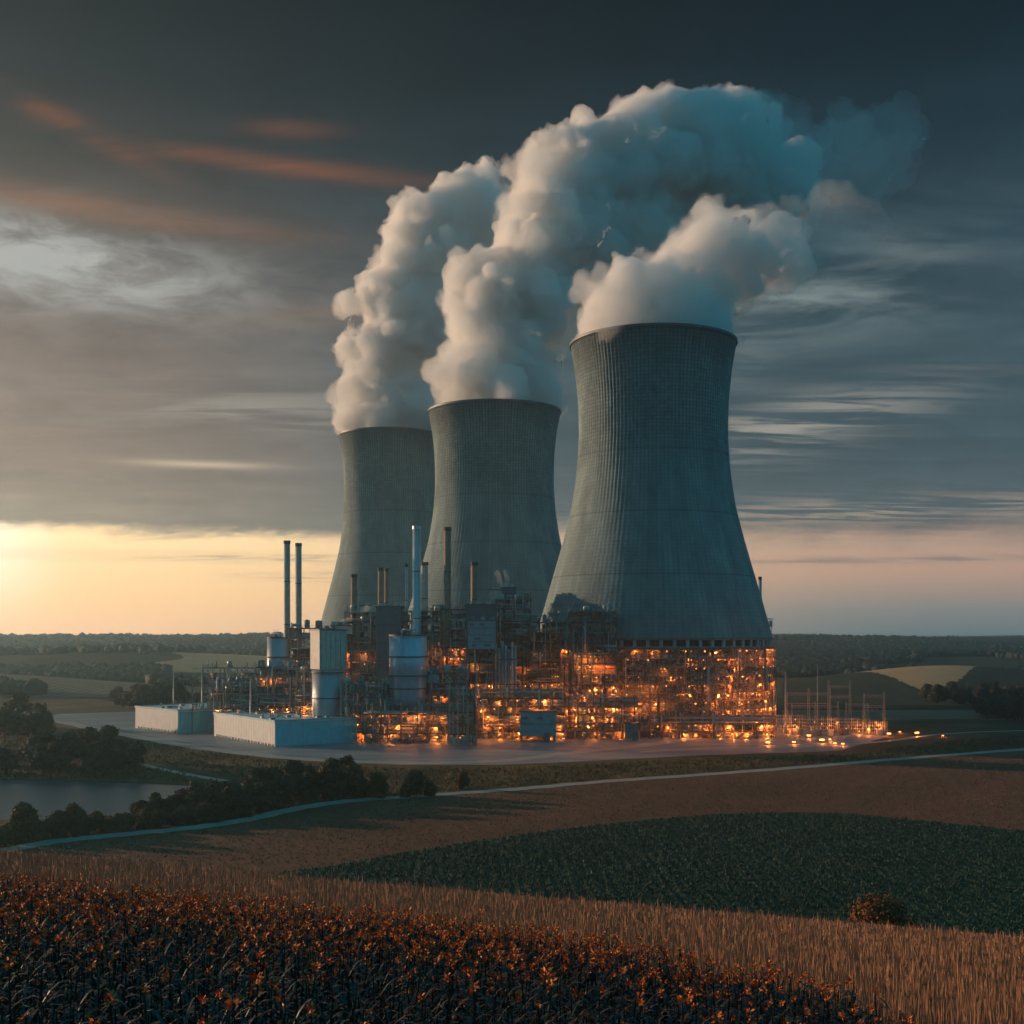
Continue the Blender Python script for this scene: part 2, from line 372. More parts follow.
def fn(t, out):
    g = t.n('ShaderNodeNewGeometry').outputs['Position']
    c, n2 = tri_noise(t, t.scale(g, (0.4, 1.0, 1)), 0.06, 1.2, (0.13, 0.165, 0.185), (0.27, 0.31, 0.33))
    cr = t.smooth(t.noise(t.scale(g, (0.15, 0.7, 1)), 0.25, 5, 0.7), 0.42, 0.6)
    c = t.mix(t.m('MULTIPLY', cr, 0.5), c, (0.11, 0.115, 0.115))
    p = principled(t, out, Base_Color=c, Roughness=0.62); bump(t, p, n2, 0.3, 0.05)
M['pad'] = mat('pad_asphalt', fn)
def fn(t, out):
    g = t.n('ShaderNodeNewGeometry').outputs['Position']
    c, n2 = tri_noise(t, g, 0.05, 1.5, (0.27, 0.255, 0.23), (0.37, 0.35, 0.31))
    p = principled(t, out, Base_Color=c, Roughness=0.55); bump(t, p, n2, 0.3, 0.05)
M['road'] = mat('road_surface', fn)
def fn(t, out):
    g = t.n('ShaderNodeNewGeometry').outputs['Position']
    p = principled(t, out, Base_Color=(0.03, 0.09, 0.11), Roughness=0.38); p.inputs['IOR'].default_value = 1.33; p.inputs['Specular IOR Level'].default_value = 0.3
    bump(t, p, t.noise(t.scale(g, (0.5, 1.4, 1)), 0.6, 4, 0.6), 0.35, 0.12)
M['water'] = mat('lake_water', fn)

# ------------------------------------------------------------------ terrain
def sstep(x, a, b):
    u = np.clip((x-a)/(b-a), 0, 1); return u*u*(3-2*u)
def vnoise(x, y, s, seed):
    # smooth value noise (vectorised)
    x = np.asarray(x, float)/s; y = np.asarray(y, float)/s
    xi = np.floor(x).astype(np.int64); yi = np.floor(y).astype(np.int64); fx = x-xi; fy = y-yi
    fx = fx*fx*(3-2*fx); fy = fy*fy*(3-2*fy)
    def h(a, b):
        n = (a*374761393+b*668265263+seed*1274126177) & 0xffffffff
        n = ((n ^ (n >> 13))*1274126177) & 0xffffffff
        return ((n ^ (n >> 16)) & 0xffff)/65535.0
    return (h(xi, yi)*(1-fx)+h(xi+1, yi)*fx)*(1-fy)+(h(xi, yi+1)*(1-fx)+h(xi+1, yi+1)*fx)*fy
def height(x, y):
    x = np.asarray(x, float); y = np.asarray(y, float)
    lin = 35.6-0.1845*(np.clip(y, -40, 60)-12)
    tt = np.clip((y-60)/92.0, 0, 1)
    h00 = 2*tt**3-3*tt**2+1; h10 = tt**3-2*tt**2+tt
    prof = np.where(y < 60, lin, 26.744*h00-0.30*92*h10)
    fade = 1-sstep(y, 62, 150)
    tilt = -0.084*np.clip(x, -90, 70)*fade
    z = prof+tilt
    z += 0.5*(vnoise(x, y, 28, 3)-0.5)*fade*sstep(y, 30, 55)*0.6
    # lake bowl
    e = ((x+165)/104)**2+((y-297)/38)**2
    z -= 1.6*(1-sstep(e, 0.75, 1.12))
    d = np.hypot(x, y)
    far = sstep(d, 560, 900)
    roll = (vnoise(x, y, 330, 11)-0.5)*16+(vnoise(x, y, 140, 12)-0.5)*4
    big = (vnoise(x, y, 1400, 21)-0.5)*34+(vnoise(x, y, 620, 22)-0.5)*18
    z += far*(1-sstep(d, 2500, 4500)*0.3)*(roll*0.75)+sstep(d, 1300, 2600)*big*0.55
    z += 24*sstep(d, 1000, 3000)+7*sstep(d, 3000, 4000)
    def g(cx, cy, sx, sy, a, rot=0):
        c, s = math.cos(rot), math.sin(rot); u = (x-cx)*c+(y-cy)*s; v = -(x-cx)*s+(y-cy)*c
        return a*np.exp(-(u/sx)**2-(v/sy)**2)
    z += g(-430, 900, 210, 110, 14, -0.25)        # pale field swell, left
    z += g(350, 985, 105, 110, 17, 0.0)          # tan hill, right
    z += g(-560, 1350, 330, 160, 14, -0.1)
    z += g(650, 1500, 420, 190, 10)
    # soften: never hide the plant pad
    return z

az_f = np.radians(np.concatenate([np.arange(-180, -30, 3.0), np.arange(-30, 30, 0.085), np.arange(30, 180, 3.0)]))
rs = [2.0]
while rs[-1] < 4000:
    d = rs[-1]
    step = 0.7 if d < 60 else (1.0 if d < 185 else max(0.9, d*d/45000.0))
    if d > 600: step = min(step, 5.5 if d < 1250 else max(9, d*0.011))
    rs.append(d+step)
rs = np.array(rs)
AZ, RR = np.meshgrid(az_f, rs)
# r measured as forward distance inside the view so that rows are image rows; radial elsewhere
k = 1/np.clip(np.cos(np.clip(AZ, -R(30), R(30))), 0.5, 1)
GX = np.sin(AZ)*RR*k; GY = np.cos(AZ)*RR*k
GZ = height(GX, GY)
nr, na = GX.shape
V = np.stack([GX, GY, GZ], -1).reshape(-1, 3)
V = np.vstack([V, [[0, 0, float(height(0, 0))]]])
I, J = np.meshgrid(np.arange(nr-1), np.arange(na), indexing='ij'); J2 = (J+1) % na
quads = np.stack([I*na+J, (I+1)*na+J, (I+1)*na+J2, I*na+J2], -1)[:, :, ::-1].reshape(-1, 4)
cxs = (GX[:-1]+GX[1:])/2; cys = (GY[:-1]+GY[1:])/2
cx_ = cxs.reshape(-1); cy_ = cys.reshape(-1)
U = 512+F*cx_/np.maximum(cy_, 1.0); D_ = cy_; VV = HZ+EYE*F/np.maximum(D_, 1.0)      # map coordinates
infront = cy_ > 1
def lerp(u, pts): xs, ys = zip(*pts); return np.interp(u, xs, ys)
jit = (vnoise(cx_, cy_, 3.0, 5)-0.5)
jitb = (vnoise(cx_, cy_, 25.0, 6)-0.5)
ROAD = [(-600, 930), (-200, 880), (0, 851), (60, 841), (130, 834), (200, 827), (250, 819), (300, 808), (350, 801), (400, 797.5), (450, 794), (520, 789), (600, 782), (700, 775), (800, 767.5), (900, 759), (1024, 749.5), (1200, 737), (1600, 715)]
GREEN = [(-600, 990), (150, 885), (280, 872), (330, 866), (400, 853), (480, 840), (560, 829), (640, 820), (720, 814), (790, 812), (850, 814), (920, 820), (1024, 831), (1300, 860), (1700, 900)]
PADF = [(-50, 712), (40, 717), (70, 723), (130, 736), (210, 749), (300, 760), (400, 765), (500, 765), (560, 762.5), (640, 758.5), (700, 755.5), (840, 751), (900, 744), (960, 737), (1000, 733), (1060, 731)]
vr = lerp(U, ROAD); vg = lerp(U, GREEN)+jit*1.0
vp = lerp(U, PADF)
reg = np.zeros(len(cx_), int)                      # 0 ground
R_SOIL, R_GREEN, R_BROWN, R_VERGE, R_TAN, R_OCH, R_WOOD, R_PAD = 1, 2, 3, 4, 5, 6, 7, 8
reg[(D_ <= 61) | ~infront] = R_SOIL
mid = infront & (D_ > 61)
reg[mid & (VV >= vg)] = R_GREEN
reg[mid & (VV < vg) & (VV >= vr)] = R_BROWN
reg[mid & (VV < vr) & (VV >= vp-0.5)] = R_VERGE
back = mid & (VV < vp-0.5)
reg[back & (U > 700) & (VV > 712) ] = R_VERGE
reg[back & (U > 780) & (VV > 702) & (VV <= 720+jitb*3)] = R_OCH
far_ = back & (D_ > 640)
wn = vnoise(cx_, cy_, 260, 31)*0.6+vnoise(cx_, cy_, 90, 32)*0.4
fn_ = vnoise(cx_, cy_, 420, 33)
reg[far_ & (D_ > 1150) & (wn > 0.40)] = R_WOOD
reg[far_ & (D_ > 1150) & (wn <= 0.36) & (fn_ > 0.5)] = R_TAN
reg[far_ & (D_ > 1150) & (wn <= 0.36) & (fn_ <= 0.5)] = R_OCH
reg[far_ & (U > 700) & (D_ > 1130)] = R_WOOD
reg[far_ & (U > 780) & (D_ <= 1130)] = R_WOOD
tanU = far_ & (U > 822) & (U < 990) & (D_ > lerp(U, [(820, 1075), (870, 985), (925, 850), (960, 905), (990, 1040)])+jit*6) & (D_ < lerp(U, [(820, 1078), (900, 1130), (950, 1120), (990, 1060)]))
reg[tanU] = R_TAN
reg[far_ & (U < 160+jitb*20) & (D_ > 760) & (D_ < 960+jitb*30)] = R_OCH
reg[far_ & (U < 130) & (D_ > 660) & (D_ <= 760)] = R_VERGE
names = {0: ('ground', 'ground'), R_SOIL: ('crop_soil', 'soil'), R_GREEN: ('green_field', 'green'), R_BROWN: ('brown_field', 'brown'), R_VERGE: ('grassland', 'verge'),
         R_TAN: ('tan_field', 'tan'), R_OCH: ('ochre_field', 'ochre'), R_WOOD: ('hills', 'wood')}
for rk, (nm, mk) in names.items():
    sel = quads[reg == rk]
    if len(sel) == 0: continue
    uniq, inv = np.unique(sel, return_inverse=True)
    me = np_mesh(nm, V[uniq], inv.reshape(-1, 4), True)
    tag(obj(nm, me, M[mk]), kind='structure')
# under the camera
tri = np.array([[nr*na, j, (j+1) % na] for j in range(na)])
uq, inv = np.unique(tri, return_inverse=True)
tag(obj('ground', np_mesh('ground', V[uq], inv.reshape(-1, 3)), M['soil']), kind='structure')

def flat_poly(name, pts, z, material):
    me = bpy.data.meshes.new(name); me.from_pydata([(x, y, z) for x, y in pts], [], [tuple(range(len(pts)))]); me.update()
    if me.polygons[0].normal.z < 0: me.flip_normals()
    return tag(obj(name, me, material), kind='structure')
def uvw(px, v): d = EYE*F/(v-HZ); return (gx(px, d), d)
def ribbon(name, line, w, z, material):
    """a road along map points (px, v); width w metres (or list)"""
    P = [Vector((*uvw(*p), 0)) for p in line]
    # resample smooth
    Q = []
    for i in range(len(P)-1):
        p0 = P[max(i-1, 0)]; p1 = P[i]; p2 = P[i+1]; p3 = P[min(i+2, len(P)-1)]
        for s in np.linspace(0, 1, 9)[:-1]:
            Q.append(0.5*((2*p1)+(p2-p0)*s+(2*p0-5*p1+4*p2-p3)*s*s+(3*p1-p0-3*p2+p3)*s**3))
    Q.append(P[-1]); vs = []; fs = []
    for i, q in enumerate(Q):
        t_ = (Q[min(i+1, len(Q)-1)]-Q[max(i-1, 0)]).normalized(); n = Vector((-t_.y, t_.x, 0))
        for s in (1, -1):
            r = w/2*(1+0.12*math.sin(i*1.7+s)); a = q+n*s*r
            vs.append((a.x, a.y, float(height(a.x, a.y))+z))
        if i: fs.append((2*i-2, 2*i-1, 2*i+1, 2*i))
    me = bpy.data.meshes.new(name); me.from_pydata(vs, [], fs); me.update()
    if me.polygons[0].normal.z < 0: me.flip_normals()
    return tag(obj(name, me, material), kind='structure')

ribbon('road', [(u, v) for u, v in ROAD if -250 < u < 1300], 5.0, 0.08, M['road'])
pad_pts = [uvw(u, v) for u, v in PADF if 30 < u < 890]+[uvw(893, 735), uvw(780, 729), (130, 560), (60, 900), (-120, 900), (-190, 620), uvw(60, 714)]
flat_poly('plant_yard', pad_pts, 0.05, M['pad'])
ribbon('service_road', [(120, 713.5), (60, 715.5), (52, 719), (90, 728), (150, 739.5), (215, 750), (300, 759), (400, 763), (500, 761), (570, 753), (640, 746), (690, 739), (740, 735)], 6.5, 0.075, M['road'])
ribbon('service_road', [(640, 752), (720, 748), (800, 747), (880, 742), (960, 733), (1100, 729)], 3.5, 0.085, M['road'])
ribbon('path', [(142, 765), (160, 769), (190, 775), (225, 781)], 3.0, 0.06, M['road'])
def ell(cx, cy, a, b, n=72): return [(cx+a*math.cos(2*math.pi*i/n)*(1+0.03*math.sin(5*i*0.2)), cy+b*math.sin(2*math.pi*i/n)) for i in range(n)]
flat_poly('water', ell(-165, 297, 108, 40), -0.35, M['water'])
#@@TOWERS

# ------------------------------------------------------------------ cooling towers
PROF = [(1.0, 82), (0.985, 81.2), (0.92, 77.5), (0.80, 74), (0.68, 73.3), (0.56, 75.8), (0.44, 81.2), (0.322, 90.2), (0.203, 100.3), (0.108, 108.3), (0.0, 117)]
PROF = PROF[::-1]
def rad_at(f):
    return float(np.interp(f, [p[0] for p in PROF], [p[1] for p in PROF]))
from mathutils import geometry as _g
_fs = np.linspace(0, 1, 400); _rs = np.array([rad_at(f) for f in _fs])
kern = np.hanning(41); kern /= kern.sum(); _rs = np.convolve(np.pad(_rs, 20, mode='edge'), kern, 'valid')
def rad_s(f): return float(np.interp(f, _fs, _rs))
def cooling_tower(px, D, zb, zt, k, label, nrib=128, inlet=60):
    t = thing('cooling_tower', label, 'cooling tower', (gx(px, D), D, 0), 0, 'hyperbolic cooling towers')
    nseg = nrib*4; rows = 110
    A = np.arange(nseg)/nseg; H = np.linspace(0, 1, rows)
    rib = np.where((np.arange(nseg) % 4) == 0, 0.26, np.where((np.arange(nseg) % 4) == 2, 0.0, 0.0))
    Vs = []; att = []
    for h in H:
        r = rad_s(h)*k+rib*(0.25+0.75*min(1, max(0, h-0.25)*2.2))
        Vs.append(np.stack([r*np.sin(2*math.pi*A), -r*np.cos(2*math.pi*A), np.full(nseg, zb+(zt-zb)*h)], -1))
        att.append(np.stack([A, np.full(nseg, h), np.zeros(nseg)], -1))
    # lip and inner face
    rt = rad_s(1)*k
    for (dr, dz) in ((-0.9, 0.0), (-2.4, -3.0)):
        Vs.append(np.stack([(rt+dr)*np.sin(2*math.pi*A), -(rt+dr)*np.cos(2*math.pi*A), np.full(nseg, zt+dz)], -1))
        att.append(np.stack([A, np.full(nseg, 0.97), np.zeros(nseg)], -1))
    V_ = np.concatenate(Vs); AT = np.concatenate(att).astype(np.float32); n = rows+2
    i, j = np.meshgrid(np.arange(n-1), np.arange(nseg), indexing='ij'); j2 = (j+1) % nseg
    q = np.stack([i*nseg+j, i*nseg+j2, (i+1)*nseg+j2, (i+1)*nseg+j], -1).reshape(-1, 4)
    me = np_mesh('shell', V_, q, False)
    a_ = me.attributes.new('cyl', 'FLOAT_VECTOR', 'POINT'); a_.data.foreach_set('vector', AT.ravel())
    obj('shell', me, M['shell'], t)
    r0 = rad_s(1)*k
    MB().lathe([(r0+0.3, zt-0.9), (r0+0.75, zt-0.8), (r0+0.75, zt+0.3), (r0-0.6, zt+0.3), (r0-0.6, zt-0.9)], 128, caps=False, sm=False).build('rim', M['steel_dark'], t)
    rb = rad_s(0)*k
    MB().lathe([(rb+0.8, zb-0.7), (rb+0.8, zb+0.05), (rb-1.2, zb+0.05), (rb-1.2, zb-0.7), (rb+0.8, zb-0.7)], 96, caps=False, sm=False).build('lintel', M['concrete_dark'], t)
    for c_ in range(inlet):
        a = 2*math.pi*(c_+0.5)/inlet
        m = MB(); x, y = math.sin(a)*(rb-0.6), -math.cos(a)*(rb-0.6)
        m.box((x, y, zb-2.05), (1.3, 1.0, 2.7), a); m.build('inlet_column', M['tank_grey'], t)
    MB().lathe([(rb+0.6, zb-3.9), (rb+0.6, zb-3.4), (rb-5.5, zb-3.4), (rb-5.5, zb-3.9), (rb+0.6, zb-3.9)], 96, caps=False, sm=False).build('inlet_sill', M['steel_grey'], t)
    MB().lathe([(rb-5.0, 0), (rb-5.0, zb+1)], 72, caps=False).build('basin_wall', M['concrete_dark'], t)
    return t
PX3, D3 = 653, 520
cooling_tower(PX3, D3, 38.5, 165.5, 0.4333, 'nearest and tallest concrete cooling tower at the right, with a lit scaffold round its foot')
cooling_tower(494.5, 660, 37.5, 162.0, 0.44, 'middle concrete cooling tower behind the steelwork, overlapped by the biggest tower')
cooling_tower(391, 790, 37.0, 170.0, 0.412, 'farthest and leftmost concrete cooling tower, partly hidden by the middle one')

# ------------------------------------------------------------------ steam
def vol_mat(name, dens, aniso=0.3, col=(1, 1, 1), noise=None):
    m = bpy.data.materials.new(name); m.use_nodes = True; t = NT(m.node_tree)
    out = t.n('ShaderNodeOutputMaterial'); p = t.n('ShaderNodeVolumePrincipled')
    p.inputs['Color'].default_value = (*col, 1); p.inputs['Anisotropy'].default_value = aniso
    p.inputs['Density'].default_value = dens
    if noise:
        sc, lo, hi = noise
        g = t.n('ShaderNodeNewGeometry').outputs['Position']
        n = t.noise(g, sc, 4, 0.6); f = t.smooth(n, lo, hi)
        t.set(p, 'Density', t.m('MULTIPLY', f, dens))
    t.nt.links.new(p.outputs[0], out.inputs['Volume']); return m
SC = (0.985, 0.987, 0.985)
M['steam_edge'] = vol_mat('steam_edge', 0.03, 0.2, SC)
M['steam_body'] = vol_mat('steam_body', 0.055, 0.2, SC)
M['steam_heart'] = vol_mat('steam_heart', 0.14, 0.2, SC)
M['steam_mist'] = vol_mat('steam_mist', 0.014, 0.2, (0.93, 0.97, 0.99))
M['steam_puff'] = vol_mat('steam_puff', 0.2, 0.2)
M['steam_faint'] = vol_mat('steam_faint', 0.05, 0.2)
import bmesh
_ico = {}
def ico(sub):
    if sub not in _ico:
        bm = bmesh.new(); bmesh.ops.create_icosphere(bm, subdivisions=sub, radius=1)
        _ico[sub] = (np.array([v.co[:] for v in bm.verts]), np.array([[v.index for v in f.verts] for f in bm.faces])); bm.free()
    return _ico[sub]
def balls_mesh(name, balls, sub=2):
    v0, f0 = ico(sub); Vs = []; Fs = []; b = 0
    for x, y, z, r in balls:
        Vs.append(v0*r+np.array([x, y, z])); Fs.append(f0+b); b += len(v0)
    return np_mesh(name, np.concatenate(Vs), np.concatenate(Fs), True)
def plume_balls(D, spine, seed, zclip, n1, n2, extra, grow, jitter):
    rn = random.Random(seed); balls = []
    def rdir():
        z = rn.uniform(-1, 1); a = rn.uniform(0, 6.283); s = math.sqrt(1-z*z); return Vector((s*math.cos(a), s*math.sin(a), z))
    pts = []
    for (a, b) in zip(spine, spine[1:]):
        n = max(1, int(math.hypot(b[0]-a[0], b[1]-a[1])/(0.42*(a[2]+b[2])/2)))
        for i in range(n):
            f = i/n; pts.append([a[k_]+(b[k_]-a[k_])*f for k_ in range(4)])
    pts.append(list(spine[-1])); pts += [list(e) for e in extra]
    for q in pts:
        if q[1] < 380: q[0] += rn.uniform(-1, 1)*jitter*q[2]; q[1] += rn.uniform(-1, 1)*jitter*q[2]*0.6; q[3] += rn.uniform(-1, 1)*jitter*q[2]*0.5; q[2] *= rn.uniform(1-jitter, 1+jitter*0.6)
        DD = D+q[3]; c = Vector(at(q[0], q[1], DD)); rr = q[2]/F*DD
        balls.append((*c, rr*0.86*grow))
        for i in range(n1):
            d = rdir(); r1 = rr*rn.uniform(0.2, 0.5); c1 = c+d*(rr-r1*0.45)
            balls.append((*c1, r1*grow))
            for j in range(n2):
                d2 = (rdir()+d*0.9).normalized(); r2 = r1*rn.uniform(0.2, 0.5); c2 = c1+d2*(r1-r2*0.25)
                balls.append((*c2, r2*grow))
    if zclip: balls = [q for q in balls if q[2]-q[3]*0.6 > zclip]
    return balls
def hull(name, balls, voxel, material, parent, disp, smooth=1):
    o = obj(name, balls_mesh(name, balls, 2), material, parent)
    md = o.modifiers.new('remesh', 'REMESH'); md.mode = 'VOXEL'; md.voxel_size = voxel; md.use_smooth_shade = True
    sm = o.modifiers.new('smooth', 'SMOOTH'); sm.iterations = smooth; sm.factor = 0.5
    for s_, st in disp:
        tx = bpy.data.textures.new('billow', 'CLOUDS'); tx.noise_scale = s_; tx.noise_depth = 4; tx.noise_type = 'SOFT_NOISE'
        dm = o.modifiers.new('billow', 'DISPLACE'); dm.texture = tx; dm.texture_coords = 'GLOBAL'; dm.strength = st; dm.mid_level = 0.5
    dg = bpy.context.evaluated_depsgraph_get(); ev = o.evaluated_get(dg)
    nm = bpy.data.meshes.new_from_object(ev); o.modifiers.clear(); o.data = nm      # the modifiers become real mesh
    if len(nm.materials) == 0: nm.materials.append(material)
    return o
def plume(name, label, D, spine, voxel, seed, zclip=None, extra=(), jitter=0.0, mist=None, group='steam plumes above the cooling towers'):
    # a thin torn outer hull, a thicker body and a dense heart: the three densities add up to a soft edge
    A = plume_balls(D, spine, seed, zclip, 15, 5, extra, 1.08, jitter)
    o = hull(name, A, voxel, M['steam_edge'], None, ((30, 16), (11, 11), (4, 6)), 2)
    B = plume_balls(D, spine, seed, zclip, 15, 5, extra, 0.98, jitter)
    hull('steam_body', B, voxel, M['steam_body'], o, ((30, 16), (11, 10), (4, 4.5)), 3)
    Cb = plume_balls(D, spine, seed, zclip, 12, 2, extra, 0.84, jitter)
    hull('steam_heart', Cb, voxel*1.4, M['steam_heart'], o, ((30, 15), (10, 7), (4, 2.5)), 4)
    if mist: hull('mist', plume_balls(D, mist, seed+50, None, 9, 2, (), 1.0, 0.25), voxel*2, M['steam_mist'], o, ((40, 24), (14, 16), (6, 7)), 3)
    return tag(o, label, 'steam plume', group)
def small_plume(label, pts, D, seed, material):
    o = hull('steam_puff', plume_balls(D, pts, seed, None, 10, 4, (), 1.0, 0.0), 0.5, material, None, ((2.0, 0.9), (0.8, 0.4)), 2)
    return tag(o, label, 'steam plume', 'small steam puffs over the plant')

SP3 = [(618, 328, 38, -4), (650, 324, 66, 0), (690, 320, 48, 0), (636, 308, 32, 0), (664, 292, 44, 5), (694, 272, 46, 10), (728, 262, 42, 20), (758, 254, 38, 30), (784, 250, 32, 45)]
EX3 = [(700, 300, 36, 10), (735, 285, 30, 20)]
SP2 = [(470, 392, 30, -5), (497, 388, 58, 0), (522, 386, 40, 0), (490, 362, 40, 0), (508, 345, 52, 0), (486, 322, 46, 5), (500, 300, 54, 5), (535, 280, 60, 8), (556, 245, 56, 10), (548, 215, 46, 12), (558, 195, 48, 15), (590, 185, 56, 20), (578, 152, 34, 20), (630, 165, 60, 30), (650, 142, 44, 38), (690, 156, 56, 45), (730, 152, 54, 60), (765, 172, 48, 70), (792, 190, 38, 80)]
EX2 = [(548, 140, 16, 15), (545, 330, 30, 10), (600, 230, 60, 25), (640, 240, 52, 35), (690, 225, 50, 50), (740, 215, 46, 70), (772, 222, 38, 75), (575, 275, 40, 20), (455, 300, 16, 5), (600, 290, 34, 30)]
SP1 = [(360, 420, 22, -5), (387, 417, 43, 0), (412, 415, 30, 0), (378, 395, 38, 0), (366, 362, 30, 0), (392, 345, 46, 5), (412, 312, 42, 5), (385, 288, 26, 8), (420, 275, 42, 10), (438, 250, 44, 15), (420, 228, 30, 15), (462, 220, 40, 20), (484, 196, 26, 25), (486, 165, 12, 25)]
EX1 = [(348, 350, 14, 0), (352, 305, 12, 0), (430, 330, 40, 10), (470, 260, 40, 20), (455, 200, 16, 20)]
plume('steam_plume', 'low white steam plume pouring rightward from the nearest cooling tower', D3, SP3, 1.2, 3, 164, EX3, 0.12, [(760, 275, 30, 15), (790, 262, 34, 10), (815, 245, 34, 0), (838, 228, 28, -10)])
plume('steam_plume', 'biggest steam plume, rising from the middle cooling tower and leaning far to the right', 660, SP2, 1.5, 5, 161, EX2, 0.14, [(700, 130, 34, 45), (750, 140, 46, 40), (800, 150, 52, 25), (840, 150, 50, 10), (875, 145, 42, -5), (905, 138, 30, -15)])
plume('steam_plume', 'leftmost steam plume, rising pinkish from the farthest cooling tower', 790, SP1, 1.6, 11, 170, EX1, 0.16)
#@@NEXT

# ------------------------------------------------------------------ process plant
def zz(y, D): return EYE+(HZ-y)/F*D
def lamp_mesh():
    m = MB(); m.lathe([(0.05, -0.34), (0.30, -0.2), (0.36, 0.0), (0.28, 0.2), (0.05, 0.3)], 8, sm=False); return m.mesh('lamp')
LW = 560
LAMP = lamp_mesh(); LAMP.materials.append(M['lamp'])
LAMP_H = LAMP.copy(); LAMP_H.materials.clear(); LAMP_H.materials.append(M['lamp_hot'])
LIGHTS = {}
def glow_light(parent, loc, w):
    # the light the lamp gives off
    k_ = int(w//60)*60+60
    if k_ not in LIGHTS:
        l = bpy.data.lights.new('lamp_light', 'POINT'); l.energy = k_; l.color = (1.0, 0.25, 0.04); l.shadow_soft_size = 0.0; LIGHTS[k_] = l
    o = bpy.data.objects.new('lamp_light', LIGHTS[k_]); C.objects.link(o); o.parent = parent; o.location = loc
_lc = [0]
def lamp(parent, loc, hot=False, s=1.0):
    _lc[0] += 1
    if _lc[0] % 2 == 0 or hot: glow_light(parent, (loc[0], loc[1]-0.15, loc[2]-0.5), LW*(1.6 if hot else 1.0))
    o = bpy.data.objects.new('lamp', LAMP_H if hot else LAMP); C.objects.link(o); o.parent = parent; o.location = loc
    o.scale = (s, s, s); return o
def rail(m, x0, y0, x1, y1, z, h=1.1):
    m.bar((x0, y0, z+h), (x1, y1, z+h), 0.06); m.bar((x0, y0, z+h*0.5), (x1, y1, z+h*0.5), 0.04)
    n = max(2, int(math.hypot(x1-x0, y1-y0)/2))
    for i in range(n+1):
        f = i/n; m.bar((x0+(x1-x0)*f, y0+(y1-y0)*f, z), (x0+(x1-x0)*f, y0+(y1-y0)*f, z+h), 0.045)

